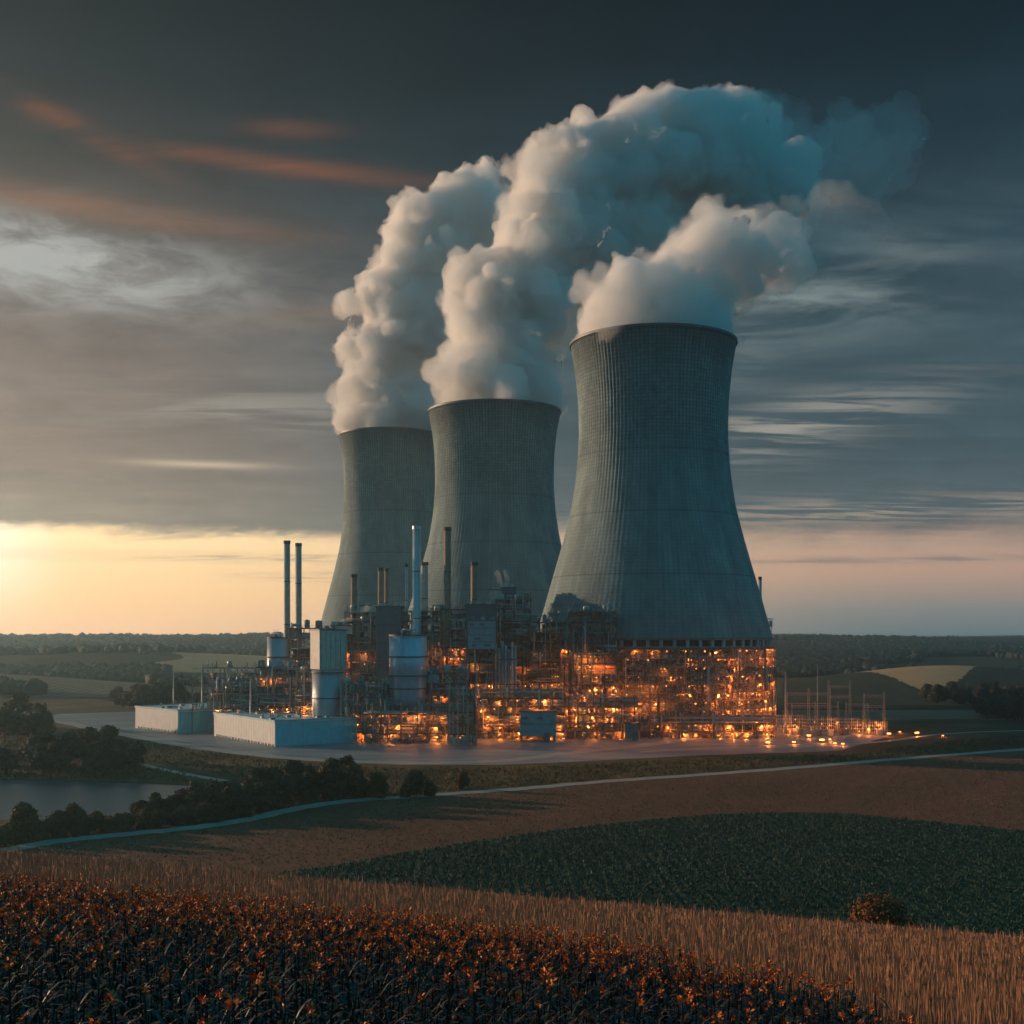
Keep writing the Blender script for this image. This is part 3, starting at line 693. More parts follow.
def steel_block(name, label, cat, px0, px1, ytop, D, depth, ls=4.2, bay=5.0, lit=(0, 1), ldens=0.6, clutter=1.0, seed=1, group=None, mats=('steel_grey', 'steel_dark'), boxes=True, wall=0.35, zbase=0, rz=0.0, top=True, hot=0.2):
    rn = random.Random(seed); x0, x1 = gx(px0, D), gx(px1, D); w = x1-x0; h = zz(ytop, D)
    t = thing(name, label, cat, ((x0+x1)/2, D+depth/2, 0), rz, group)
    nx = max(1, round(w/bay)); ny = max(1, round(depth/7)); nz = max(1, round((h-zbase)/ls)); ls = (h-zbase)/nz
    X = [-w/2+w*i/nx for i in range(nx+1)]; Y = [-depth/2+depth*i/ny for i in range(ny+1)]
    for x in X:
        for y in Y:
            MB().box((x, y, h/2), (0.42, 0.42, h)).build('column', M[mats[0]], t)
    Z = [zbase+ls*i for i in range(1, nz+1)]
    for i, z in enumerate(Z):
        m = MB()
        for y in Y: m.box((0, y, z-0.21), (w-0.02, 0.3, 0.42))
        for x in X: m.box((x, 0, z-0.22), (0.28, depth+0.03, 0.38))
        if i < nz-1 or top: m.box((0, 0, z+0.04), (w-0.4, depth-0.4, 0.08))
        m.build('deck', M['deck'] if i % 2 else M[mats[1]], t)
        if rn.random() < 0.85:
            r = MB(); rail(r, -w/2, -depth/2-0.1, w/2, -depth/2-0.1, z); rail(r, -w/2-0.1, -depth/2, -w/2-0.1, depth/2, z); r.build('railing', M['pipe_pale'] if rn.random() < .35 else M['steel_grey'], t)
    # braces
    for i in range(int(nx*nz*0.3)):
        a = rn.randrange(nx); k_ = rn.randrange(nz); z0 = Z[k_]-ls; m = MB()
        m.bar((X[a], -depth/2+0.02, z0), (X[a+1], -depth/2+0.02, Z[k_]), 0.11); m.bar((X[a], -depth/2-0.12, Z[k_]), (X[a+1], -depth/2-0.12, z0), 0.11)
        if i < 30: m.build('brace', M[mats[0]], t)
    # wall panels deep inside, so that the frame is not see-through
    for k_ in range(nz):
        a = 0
        while a < nx:
            L = rn.randint(1, 3); L = min(L, nx-a)
            if rn.random() < wall:
                z0 = Z[k_]-ls; yy = rn.choice([0.0, depth*0.22, depth*0.4, -depth*0.2])
                MB().box(((X[a]+X[a+L])/2, yy, z0+ls*0.5), ((X[a+L]-X[a])-0.5, 0.25, ls-0.5)).build('wall_panel', M[rn.choice(['panel_dark', 'steel_dark', 'panel_teal', 'steel_rust', 'panel_dark'])], t)
            a += L
    # equipment on the decks
    floors = [zbase]+Z
    for k_ in range(nz+(1 if top else 0)):
        for a in range(nx):
            if rn.random() > 0.55*clutter: continue
            cx = (X[a]+X[a+1])/2; z0 = floors[k_]+0.1; cy_l = rn.uniform(-depth*0.35, depth*0.1)
            bw = w/nx; q = rn.random(); hh = ls*rn.uniform(0.45, 0.8)
            mm = M[rn.choice(['steel_pale', 'tank_grey', 'panel_cream', 'steel_rust', 'steel_grey', 'panel_teal', 'pipe_pale'])]
            if q < 0.35:
                r = min(bw*0.35, rn.uniform(0.6, 1.5)); MB().lathe([(r, 0), (r, hh*0.9), (r*0.8, hh), (0.15, hh*1.06)], 14, (cx, cy_l, z0)).build('vessel', mm, t)
            elif q < 0.6:
                r = rn.uniform(0.5, 0.95); m = MB(); L = bw*0.8
                m.bar((cx-L/2, cy_l, z0+r+0.6), (cx+L/2, cy_l, z0+r+0.6), r, 12, True); m.box((cx-L*0.3, cy_l, z0+0.4), (0.3, r*1.5, 0.8)); m.box((cx+L*0.3, cy_l, z0+0.4), (0.3, r*1.5, 0.8))
                m.build('drum', mm, t)
            else:
                m = MB(); bx_, by_ = bw*rn.uniform(0.3, 0.8), rn.uniform(1.2, 2.6); m.box((cx, cy_l, z0+hh*0.45), (bx_, by_, hh*0.9))
                m.box((cx, cy_l, z0+hh*0.95), (bx_*0.5, by_*0.5, hh*0.1)); m.box((cx, cy_l-by_/2-0.06, z0+hh*0.4), (bx_*0.5, 0.1, hh*0.4)); m.build('equipment_box', mm, t)
    # pipes
    npipe = int(min(26, (4+w*0.5)*clutter))
    for i in range(npipe):
        x = rn.uniform(-w/2, w/2); y = -depth/2-rn.uniform(0.3, 1.2); r = rn.uniform(0.1, 0.34); za = zbase+ls*rn.randrange(0, max(1, nz)); zb_ = min(h+rn.uniform(0, 2.5), za+ls*rn.randint(1, max(1, min(nz, 5))))
        MB().bar((x, y, za), (x, y, zb_), r, 8, True).build('riser_pipe', M[rn.choice(['pipe_pale', 'steel_pale', 'steel_rust', 'steel_grey', 'steel_dark'])], t)
    for i in range(int(nz*1.6*clutter)+1):
        z = zbase+rn.uniform(0.6, h-zbase); xa = rn.uniform(-w/2, w/2*0.4); xb = min(w/2, xa+rn.uniform(0.3, 0.9)*w); y = -depth/2-rn.uniform(0.3, 1.0); r = rn.uniform(0.1, 0.3)
        m = MB(); m.path([(xa, y+1, z), (xa, y, z), (xb, y, z), (xb, y, z-ls*rn.choice([0.6, -0.5, 1.0]))], r, 7); m.build('pipe_run', M[rn.choice(['pipe_pale', 'steel_pale', 'steel_rust', 'steel_grey'])], t)
    # tangle of small bore pipes, cable trays, hangers
    m = MB(); n = int(w*h*0.45*clutter)
    for i in range(min(n, 900)):
        x = rn.uniform(-w/2, w/2); y = rn.uniform(-depth/2-0.6, depth*0.2); z = zbase+rn.uniform(0.3, h-zbase+0.6); q = rn.random(); L = rn.uniform(0.6, 3.2)
        r = rn.uniform(0.05, 0.13)
        if q < 0.6: m.bar((x, y, z), (x, y, max(0, z-L)), r, 4)
        elif q < 0.9: m.bar((x, y, z), (min(w/2, x+L), y, z), r, 4)
        else: m.box((x, y, z), (rn.uniform(0.3, 0.9), 0.4, rn.uniform(0.3, 0.9)))
    if m.v: tag(m.build('pipework', M['pipe_pale' if seed % 2 else 'steel_pale'], t), kind='stuff')
    # masts and vents on the roof
    if top:
        for i in range(int(w/4*clutter)+1):
            x = rn.uniform(-w/2, w/2); y = rn.uniform(-depth/2, 0); hh = rn.uniform(0.8, 3.2)
            m = MB(); m.bar((x, y, h), (x, y, h+hh), rn.uniform(0.1, 0.3), 8, True); m.bar((x-0.5, y, h+hh*0.8), (x+0.5, y, h+hh*0.8), 0.06, 4); m.build('roof_vent', M['steel_pale' if rn.random() < 0.5 else 'steel_rust'], t)
    # lamps on the lit levels, plus added strips that widen their glow
    for k_ in lit:
        if k_ >= nz: continue
        for a in range(nx):
            if rn.random() < ldens*0.6: MB().box(((X[a]+X[a+1])/2, -depth*0.2, zbase+ls*(k_+1)-0.7), (rn.uniform(0.9, 2.2), 0.1, 0.08)).build('added_glow_strip', M['strip'], t)
    nl = 0
    for k_ in lit:
        if k_ >= nz: continue
        for a in range(nx*2):
            if rn.random() < ldens and nl < 98:
                lamp(t, (-w/2+w*(a+0.5)/nx/2+rn.uniform(-.5, .5), rn.choice([-depth/2-0.2, -depth/2+1.0, -depth*0.15]), zbase+ls*(k_+1)-rn.uniform(0.8, 1.5)), rn.random() < hot, rn.uniform(0.4, 0.8)); nl += 1
    return t

G = 'steel process structures of the plant'
SB = steel_block
SB('pipe_rack', 'low dark rack at the far left of the steelwork, topped by a pale beam', 'pipe rack', 203, 272, 667.5, 500, 8, 4.6, 7, (0, 1), 0.45, 1.0, 2, G, boxes=False, wall=0.15)
SB('pipe_rack', 'lower front rack right behind the roof of the white hall, left of the grey tanks', 'pipe rack', 213, 262, 683, 480, 7, 3.6, 4, (0, 1, 2), 0.65, 1.9, 3, G, wall=0.4)
SB('process_structure', 'lamp lit open frame around the foot of the leftmost silver tank', 'steel structure', 256, 312, 667, 474, 9, 3.8, 4.0, (0, 1, 2, 5), 0.65, 2.0, 4, G, wall=0.5)
SB('process_structure', 'orange lit frame with a flat dark top between the silver tank and the square silo', 'steel structure', 287, 347, 628, 505, 12, 4.2, 5, (3, 4, 5, 6), 0.55, 1.4, 5, G, ('steel_rust', 'deck'))
SB('process_structure', 'tall cluttered frame between the square silo and the blue tank, two brown stacks above it', 'steel structure', 345, 392, 612, 500, 14, 4.0, 4.5, (4, 5, 6, 7), 0.45, 1.5, 6, G, ('steel_rust', 'steel_dark'))
SB('process_structure', 'cluttered frame directly behind the blue tank', 'steel structure', 392, 441, 611, 498, 14, 4.0, 4.5, (2, 5, 6, 7), 0.5, 1.4, 7, G)
SB('process_structure', 'pale topped frame at the foot of the tall brown chimney', 'steel structure', 440, 470, 609, 490, 14, 4.0, 4.0, (3, 7, 8), 0.7, 1.5, 8, G, ('steel_rust', 'steel_dark'))
SB('process_structure', 'narrow frame under the blue-green panelled boiler house', 'steel structure', 466, 496, 652, 478, 10, 4.0, 4.0, (0, 1, 3, 4, 6), 0.45, 1.4, 9, G)
SB('process_structure', 'tallest dark frame tower with a stepped top, right of the boiler house', 'steel structure', 496, 531, 599, 496, 14, 4.0, 4.0, (0, 1, 2, 4, 6), 0.4, 1.7, 10, G, ('steel_dark', 'steel_dark'), wall=0.6)
SB('process_structure', 'lower dark frame with a long flat walkway, right of the stepped frame tower', 'steel structure', 529, 572, 622, 490, 14, 4.2, 5.0, (0, 1, 2, 3, 4, 5, 6), 0.45, 1.4, 11, G, ('steel_dark', 'steel_dark'), hot=0.35)
SB('process_structure', 'dark frame with a high railed top at the left foot of the biggest tower', 'steel structure', 570, 616, 611, 466, 10, 4.2, 4.5, (0, 1, 2, 3, 4, 5, 6, 7), 0.42, 1.4, 12, G, ('steel_dark', 'steel_dark'), hot=0.35)
SB('process_structure', 'wide glowing rack of low lit floors left of the curved scaffold', 'steel structure', 478, 565, 690, 460, 9, 3.2, 4.5, (0, 1, 2, 3, 4), 0.5, 1.5, 13, G, ('steel_rust', 'steel_dark'), top=False, hot=0.3)
SB('pipe_rack', 'front rack with a pale top beam between the square silo and the blue tank', 'pipe rack', 341, 391, 684, 449, 7, 3.6, 5, (0, 1, 2), 0.6, 1.8, 14, G, ('steel_pale', 'steel_dark'), wall=0.45)
SB('pipe_rack', 'low front rack with tightly packed uprights under the blue tank', 'pipe rack', 362, 452, 704, 442, 8, 3.4, 4.5, (0, 1, 2), 0.6, 2.0, 15, G, ('steel_grey', 'steel_dark'), wall=0.3, top=False)
SB('pipe_rack', 'long walkway rack running past the waist of the grey silo', 'pipe rack', 296, 346, 672, 462, 6, 4.0, 5, (0, 1, 2), 0.65, 1.8, 16, G, wall=0.3)
SB('pipe_rack', 'tall open frame at the right of the blue tank with thin steel beams', 'pipe rack', 426, 468, 672, 452, 7, 4.4, 5, (1, 3), 0.4, 1.3, 17, G, ('steel_dark', 'steel_dark'), wall=0.25)
SB('pipe_rack', 'dark slim rack at the front edge of the yard beside the blue tank', 'pipe rack', 449, 476, 690, 436, 4, 4.4, 3.5, (0,), 0.3, 1.6, 18, G, ('steel_pale', 'steel_dark'), wall=0.2, top=False)
SB('process_structure', 'short glowing frame at yard level under the middle of the curved scaffold', 'steel structure', 566, 640, 698, 459, 7, 3.1, 4.5, (0, 1, 2, 3), 0.5, 1.5, 19, G, ('steel_rust', 'steel_rust'), top=False, hot=0.4)
SB('process_structure', 'low wide lit rack in front of the right half of the curved scaffold', 'steel structure', 640, 776, 716, 462, 6, 2.8, 4.0, (0, 1), 0.6, 1.6, 20, G, ('steel_rust', 'steel_rust'), top=False, hot=0.35, wall=0.5)

# solid buildings inside the plant
def house(name, label, px0, px1, ytop, ybot, D, depth, m_, cat='building', seams=3, roofbits=True, seed=0, door=False):
    rn = random.Random(seed); w = gx(px1, D)-gx(px0, D); z1 = zz(ytop, D); z0 = max(0, zz(ybot, D)); h = z1-z0
    t = thing(name, label, cat, (gx((px0+px1)/2, D), D+depth/2, 0), 0)
    MB().box((0, 0, (z0+z1)/2), (w, depth, h)).build('wall', M[m_], t)
    MB().box((0, 0, z1+0.2), (w+0.8, depth+0.8, 0.4)).build('roof', M['steel_dark'], t)
    if z0 > 1:
        for sx in (-1, 1):
            for sy in (-1, 1): MB().box((sx*(w/2-0.5), sy*(depth/2-0.5), z0/2), (0.8, 0.8, z0-0.01)).build('column', M['steel_dark'], t)
    for i in range(1, seams+1):
        MB().box((0, -depth/2-0.06, z0+h*i/(seams+1)), (w-0.1, 0.12, 0.22)).build('seam', M['steel_dark'], t)
    for i in range(int(seams*2)):
        x = rn.uniform(-w*0.38, w*0.38); z = z0+h*(rn.randrange(seams+1)+0.5)/(seams+1)
        MB().box((x, -depth/2-0.05, z), (rn.uniform(1, 2.6), 0.1, 0.9)).build('louvre', M['panel_dark'], t)
    if roofbits:
        for i in range(4):
            x = rn.uniform(-w*0.4, w*0.4); y = rn.uniform(-depth*0.4, depth*0.2); MB().box((x, y, z1+0.4+0.7), (rn.uniform(1, 2.5), 1.6, 1.4)).build('roof_unit', M[rn.choice(['steel_pale', 'panel_cream', 'steel_grey'])], t)
    if door: MB().box((w*0.25, -depth/2-0.08, 1.6), (2.4, 0.16, 3.2)).build('door', M['panel_dark'], t)
    return t
house('boiler_house', 'blue-green panelled boiler house hung high in the steelwork, left of the stepped tower', 468, 495, 621, 649, 474, 12, 'panel_teal', seams=3, seed=1)
house('boiler_house', 'darker upper block standing behind the blue-green panelled boiler house', 466, 497, 605, 740, 487, 12, 'panel_dark', seams=6, seed=2)
house('turbine_house', 'dark blue hall with a rounded railed roof behind the two brown stacks', 376, 401, 607, 740, 494, 14, 'panel_dark', seams=6, seed=3)
house('plant_room', 'tall pale cream plant room lit by the sun on the top of the stepped frame tower', 490, 501, 590, 612, 500, 7, 'panel_cream', seams=1, seed=4, roofbits=False)
house('plant_room', 'dark plant room with a steam vent, highest on the stepped frame tower', 502, 516, 588, 600, 502, 9, 'panel_dark', seams=1, seed=5)
house('plant_room', 'small cream rooftop room in front of the left foot of the biggest cooling tower', 571, 591, 612.5, 622, 478, 6, 'panel_cream', seams=1, seed=6)
house('plant_room', 'cream rooftop room at the foot of the tall brown chimney', 431, 446, 609, 617, 505, 6, 'panel_cream', seams=1, seed=7)
house('plant_room', 'low pale rooftop room beside the foot of the leftmost brown stack', 360, 372, 606, 616, 508, 6, 'panel_cream', seams=1, seed=8)
house('plant_room', 'small flat pale rooftop room between the silo and the leftmost cooling tower', 331, 352, 626, 634, 494, 8, 'panel_cream', seams=0, seed=9)
house('equipment_shed', 'blue-green flat roofed shed at the front edge of the yard, lamps glowing around it', 520, 556, 712, 736, 448, 8, 'panel_teal', cat='shed', seams=1, roofbits=False, seed=10, door=True)
house('equipment_cabin', 'small grey cabin on the yard beside the tall lamp post', 625, 638, 724, 739, 452, 4, 'steel_grey', cat='cabin', seams=1, roofbits=False, seed=11, door=True)

# service pipes bundled between the boiler house and the stepped tower
t = thing('pipe_bundle', 'bundle of tall dark blue vertical ducts right of the boiler house', 'pipe bundle', (gx(504, 480), 482, 0))
for i in range(8):
    MB().lathe([(0.55, 0), (0.55, zz(640+(i*37 % 11), 480))], 12, (-4.6+i*1.3, (i % 2)*0.8, 0)).build('duct', M['panel_teal'] if i % 3 else M['steel_pale'], t)
for z in (10, 20, 30): MB().box((0, -0.75, z), (10.6, 0.3, 0.4)).build('clamp', M['steel_dark'], t)

# ------------------------------------------------------------------ lit scaffold round the nearest tower
def scaffold():
    t = thing('ring_scaffold', 'curved many storeyed scaffold glowing with orange lamps round the foot of the biggest tower', 'scaffold', (gx(PX3, D3), D3, 0))
    R1, R0 = 51.6, 47.4; top = 34.2; nl = 10; st = top/nl
    def P(r, a, z): return (r*math.sin(a), -r*math.cos(a), z)
    n = 96
    for i in range(n):
        a = 2*math.pi*i/n
        m = MB(); m.bar(P(R1, a, 0), P(R1, a, top+0.9), 0.15, 4); m.build('column', M['steel_rust' if i % 3 else 'steel_grey'], t)
    for k_ in range(1, nl+1):
        z = k_*st; m = MB()
        m.lathe([(R1+0.15, z-0.32), (R1+0.15, z), (R0, z), (R0, z-0.32), (R1+0.15, z-0.32)], 96, caps=False, sm=False)
        m.build('deck', M['deck'] if k_ % 2 else M['steel_rust'], t)
        m = MB()
        for i in range(n):
            a, b = 2*math.pi*i/n, 2*math.pi*(i+1)/n
            for hz_ in (0.55, 1.1): m.bar(P(R1+0.2, a, z+hz_), P(R1+0.2, b, z+hz_), 0.055, 4)
        m.build('railing', M['pipe_pale'], t)
    rn = random.Random(5); 
    # uprights, hangers, small boxes: clutter between the decks
    m = MB()
    for i in range(6500):
        a = rn.uniform(-0.62*math.pi, 0.62*math.pi); z = rn.uniform(0.2, top); r = rn.uniform(R0+0.4, R1+0.6); q = rn.random()
        if q < 0.55: m.bar(P(r, a, z), P(r, a, max(0, z-rn.uniform(0.8, 3))), rn.uniform(0.05, 0.12), 4)
        elif q < 0.8:
            da = rn.uniform(0.01, 0.05); m.bar(P(r, a, z), P(r, a+da, z), rn.uniform(0.06, 0.14), 4)
        else: m.box(P(r, a, z), (rn.uniform(0.3, 1.1), 0.5, rn.uniform(0.3, 1.2)), a)
    tag(m.build('pipework', M['pipe_pale'], t), kind='stuff')
    for i in range(60):
        a = rn.uniform(-0.35*math.pi, 0.55*math.pi); r = R1+rn.uniform(0.4, 0.8); z0 = st*rn.randrange(0, 8); z1 = min(top, z0+st*rn.randint(2, 6))
        MB().bar(P(r, a, z0), P(r, a, z1), rn.uniform(0.12, 0.3), 7, True).build('riser_pipe', M[rn.choice(['pipe_pale', 'steel_dark', 'steel_rust', 'steel_pale', 'steel_dark'])], t)
    # back boards between some columns
    for i in range(46):
        a = rn.uniform(-0.4*math.pi, 0.58*math.pi); k_ = rn.randrange(nl); 
        MB().box(P(R0+0.4, a, k_*st+st*0.5), (rn.uniform(2.5, 6.5), 0.2, st-0.7), a).build('board', M[rn.choice(['steel_rust', 'steel_rust', 'steel_dark', 'panel_cream', 'deck'])], t)
    cnt = 0; rest = []
    for k_, dn in ((0, .8), (1, .5), (2, .35), (3, .5), (4, .6), (5, .75), (6, .35), (7, .3), (8, .35), (9, .45)):
        for i in range(20):
            if rn.random() > dn*0.55: continue
            a = -0.2*math.pi+0.72*math.pi*(i+rn.random())/20
            MB().box(P(rn.choice([R0+1.2, R1-1.0]), a, k_*st+st-0.55), (rn.uniform(1.0, 2.4), 0.1, 0.08), a).build('added_glow_strip', M['strip'], t)  # added strips, spreading orange light along the decks
    for k_ in range(nl):
        nlmp = 24
        for i in range(nlmp):
            a = -0.30*math.pi+(0.83*math.pi)*(i+rn.uniform(0.1, 0.9))/nlmp; a = min(a, 0.55*math.pi)
            if rn.random() > (0.92 if k_ in (0, 1, 4, 5, 9) else 0.66): continue
            pos = P(rn.choice([R1-0.4, R1+0.25, R0+1.4]), a, (k_+1)*st-0.75); s = rn.choice([0.35, 0.45, 0.5, 0.7, 0.95])
            if cnt < 100: lamp(t, pos, rn.random() < 0.3, s); cnt += 1
            else:
                rest.append((pos, s))
                if rn.random() < 0.45: glow_light(t, (pos[0], pos[1]-0.15, pos[2]-0.5), LW)
    m = MB()
    for (x, y, z), s in rest: m.lathe([(0.05*s, -0.34*s), (0.30*s, -0.2*s), (0.36*s, 0), (0.28*s, 0.2*s), (0.05*s, 0.3*s)], 8, (x, y, z), sm=False)
    tag(m.build('lamps', M['lamp'], t), kind='stuff')
scaffold()

# ------------------------------------------------------------------ chimneys
def chimney(px, ytop, wpx, D, m_, label, capc='cap_dark', ladder=True):
    t = thing('chimney', label, 'chimney', (gx(px, D), D, 0), 0, 'slim chimneys of the plant')
    r = wpx/2/F*D; h = zz(ytop, D)
    MB().lathe([(r*1.12, 0), (r*1.05, h*0.4), (r, h), (r*0.8, h), (r*0.8, h-3)], 28, caps=False).build('shaft', M[m_], t)
    MB().lathe([(r*1.06, h-1.3), (r*1.1, h-1.2), (r*1.1, h+0.15), (r*0.78, h+0.15)], 28, caps=False, sm=False).build('cap', M[capc], t)
    for f in (0.55, 0.78): MB().lathe([(r*1.09, h*f), (r*1.09, h*f+0.35), (r*0.9, h*f+0.35)], 28, caps=False, sm=False).build('band', M['steel_dark'], t)
    if ladder:
        m = MB(); a = -0.9
        for s in (-0.25, 0.25): m.bar((r*1.14*math.cos(a)+s, r*1.14*math.sin(a)-0.2, 1), (r*1.06*math.cos(a)+s, r*1.06*math.sin(a)-0.2, h-1), 0.05)
        for k_ in range(int(h/1.2)): m.bar((r*1.1*math.cos(a)-0.25, r*1.1*math.sin(a)-0.2, 1.2+k_*1.2), (r*1.1*math.cos(a)+0.25, r*1.1*math.sin(a)-0.2, 1.2+k_*1.2), 0.04)
        m.build('ladder', M['steel_dark'], t)
    return t
chimney(287, 541, 6.2, 515, 'chim_grey', 'left one of the two tall grey chimneys against the sunset')
chimney(298.5, 543.5, 6.2, 520, 'chim_grey', 'right one of the two tall grey chimneys against the sunset')
chimney(354, 574.5, 6.2, 512, 'chim_brown', 'short brown chimney in front of the left cooling tower, farthest left of the brown ones')
chimney(380.5, 568, 5.0, 515, 'chim_brown', 'front one of the two close brown chimneys beside the blue hall roof')
chimney(386.5, 568.5, 4.0, 524, 'chim_brown', 'rear one of the two close brown chimneys beside the blue hall roof')
chimney(406.5, 564, 2.8, 500, 'chim_pale', 'thinnest pale chimney just left of the tall bright steel one')
chimney(416.7, 526.5, 8.0, 492, 'chim_pale', 'tall bright pale steel chimney above the blue tank', 'chim_pale')
chimney(424.5, 562.5, 7.2, 508, 'chim_grey', 'shorter grey chimney close behind the right side of the tall bright one')
chimney(447.5, 527.5, 7.2, 492, 'chim_brown', 'tall brown chimney in front of the middle cooling tower')
chimney(474.2, 562.5, 6.8, 494, 'chim_brown', 'short brown chimney above the boiler house roof')
chimney(760, 577, 3.2, 560, 'chim_pale', 'lone thin pale chimney behind the right edge of the biggest tower')

# ------------------------------------------------------------------ tanks
def tank(px, wpx, ytop, D, m_, label, prof, bands, legs=False):
    t = thing('storage_tank', label, 'tank', (gx(px, D), D, 0)); r = wpx/2/F*D; h = zz(ytop, D)
    MB().lathe([(r*a, h*f) for a, f in prof], 40, caps=True).build('shell', M[m_], t)
    MB().lathe([(r*1.02, h-0.1), (r*1.02, h+0.35), (r*0.96, h+0.35)], 40, caps=False, sm=False).build('rim', M['steel_dark'], t)
    for f, rr in bands: MB().lathe([(r*rr, h*f-0.25), (r*rr+0.55, h*f-0.2), (r*rr+0.55, h*f+0.2), (r*rr, h*f+0.25)], 40, caps=False, sm=False).build('band', M['steel_dark'], t)
    m = MB(); rail(m, -r*0.7, -r*0.6, r*0.7, -r*0.6, h+0.2); m.build('railing', M['steel_grey'], t)
    m = MB(); m.path([(-r*0.3, 0, h), (-r*0.3, 0, h+2.2), (r*0.35, 0, h+2.2), (r*0.35, 0, h)], 0.3, 8); m.build('roof_pipe', M['steel_pale'], t)
    for k_ in range(3): MB().box((r*(-0.5+0.35*k_), 0.5, h+0.8), (1.0, 1.0, 1.5)).build('hatch', M['cap_dark' if k_ < 2 else 'panel_cream'], t)
    return t
tank(408, 38, 635.5, 452, 'tank_blue', 'big shiny blue steel tank in the middle of the plant', [(0.90, 0), (0.90, 0.44), (0.955, 0.50), (0.955, 0.615), (1.0, 0.63), (1.0, 1.0)], [(0.62, 0.99), (0.50, 0.95), (0.80, 1.0)])
tank(277.3, 20, 638, 486, 'tank_grey', 'slim silver tank steaming at the top under the two tall grey chimneys', [(0.92, 0), (0.92, 0.48), (1.0, 0.53), (1.0, 1.0)], [(0.52, 0.99), (0.80, 1.0), (0.40, 0.93)])
t = thing('square_silo', 'square topped silo on a round grey base, its left face sunlit cream', 'silo', (gx(328.5, 458), 458, 0))
rr = 16.3/F*458; zt_ = zz(670, 458)
MB().lathe([(rr, 0), (rr, zt_)], 40).build('drum', M['tank_grey'], t)
for f in (0.25, 0.6, 0.97): MB().lathe([(rr, zt_*f-0.2), (rr+0.4, zt_*f-0.2), (rr+0.4, zt_*f+0.2), (rr, zt_*f+0.2)], 40, caps=False, sm=False).build('band', M['steel_dark'], t)
zb_ = zz(630.5, 458)
o = MB().box((0, 0, (zt_+zb_)/2+0.2), (11.2, 8.6, zb_-zt_-0.4), R(33)).build('head', M['panel_cream'], t)
MB().box((0, 0, zb_+0.25), (11.8, 9.2, 0.5), R(33)).build('roof', M['steel_dark'], t)
for k_ in range(6):
    a = R(33); u = -5.0+k_*2.0; MB().box((u*math.cos(a)+4.36*math.sin(a), u*math.sin(a)-4.36*math.cos(a), (zt_+zb_)/2), (0.14, 0.14, zb_-zt_-1), a).build('rib', M['steel_grey'], t)
for k_ in range(3): MB().box((-3+k_*2.5, 0.5, zb_+1.1), (1.1, 1.1, 1.3)).build('roof_unit', M['steel_grey'], t)

# ------------------------------------------------------------------ white halls
def fn(t, out):
    tc = t.n('ShaderNodeTexCoord').outputs['Object']
    n1 = t.noise(t.scale(tc, (2.0, 2.0, 0.15)), 1.0, 5, 0.6); n2 = t.noise(tc, 0.3, 4, 0.6)
    f = t.smooth(t.m('ADD', t.m('MULTIPLY', n1, 0.5), t.m('MULTIPLY', n2, 0.5)), 0.3, 0.7)
    c = t.mix(f, (0.56, 0.56, 0.55), (0.70, 0.70, 0.69)); p = principled(t, out, Base_Color=c, Roughness=0.5)
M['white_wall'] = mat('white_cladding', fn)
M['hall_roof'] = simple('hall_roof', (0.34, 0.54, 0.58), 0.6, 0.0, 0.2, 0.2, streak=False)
def hall(label, px, v, rz, wr, wl, h, seed):
    """corner of the hall nearest the camera at the map point; wr along the right face, wl along the left face"""
    x, y = uvw(px, v); t = thing('industrial_hall', label, 'hall', (x, y, 0), R(rz)); rn = random.Random(seed)
    # cladding with real ribs on the two visible faces, plain behind
    m = MB(); m.box((wr/2, wl/2, h/2), (wr, wl, h)); m.build('wall', M['white_wall'], t)
    MB().box((wr/2+0.02, -0.03, h/2-0.05), (wr-0.1, 0.1, h-0.3)).build('end_shade_face', M['end_shade'], t)  # right face: shade of the white wall painted as a tinted sheet
    n = int(wl/1.5)
    for i in range(n):
        m = MB(); m.box((-0.03, wl*(i+0.5)/n, h*0.53), (0.06, 0.35, h*0.9)); m.build('wall_rib', M['white_wall'], t)
    for i in range(1, 6): MB().box((wr*i/6, -0.1, h*0.5), (0.12, 0.1, h-0.2)).build('wall_joint', M['panel_teal'], t)
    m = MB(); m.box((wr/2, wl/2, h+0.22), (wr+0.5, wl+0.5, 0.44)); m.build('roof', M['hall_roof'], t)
    for (a, b, c_, d_) in ((wr/2, -0.2, wr+0.5, 0.16), (wr/2, wl+0.2, wr+0.5, 0.16), (-0.2, wl/2, 0.16, wl+0.2), (wr+0.2, wl/2, 0.16, wl+0.2)):
        MB().box((a, b, h+0.62), (c_, d_, 0.36)).build('parapet', M['panel_teal'], t)
    for i in range(34):
        q = rn.random(); xx, yy = rn.uniform(2, wr-2), rn.uniform(wl*0.12, wl-3)
        if q < 0.5: MB().box((xx, yy, h+0.44+0.35), (rn.uniform(0.6, 2.4), rn.uniform(0.6, 1.6), 0.7)).build('roof_unit', M[rn.choice(['steel_pale', 'panel_dark', 'panel_cream', 'steel_grey'])], t)
        elif q < 0.8: MB().lathe([(0.3, 0), (0.3, 0.9), (0.5, 1.0), (0.1, 1.3)], 10, (xx, yy, h+0.44)).build('roof_vent', M['steel_pale'], t)
        else: MB().bar((xx, yy, h+0.44), (xx, yy, h+rn.uniform(2, 4)), 0.06).build('aerial', M['steel_grey'], t)
    for i in range(int(wl/3)): MB().box((-0.35, 1.5+i*3, 0.45), (0.35, 0.35, 0.9)).build('bollard', M['steel_dark'], t)
    return t
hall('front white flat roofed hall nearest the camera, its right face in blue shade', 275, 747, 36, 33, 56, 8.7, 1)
hall('rear white flat roofed hall at the left, half hidden by the front hall', 178, 733.5, 43, 36, 38, 8.8, 2)

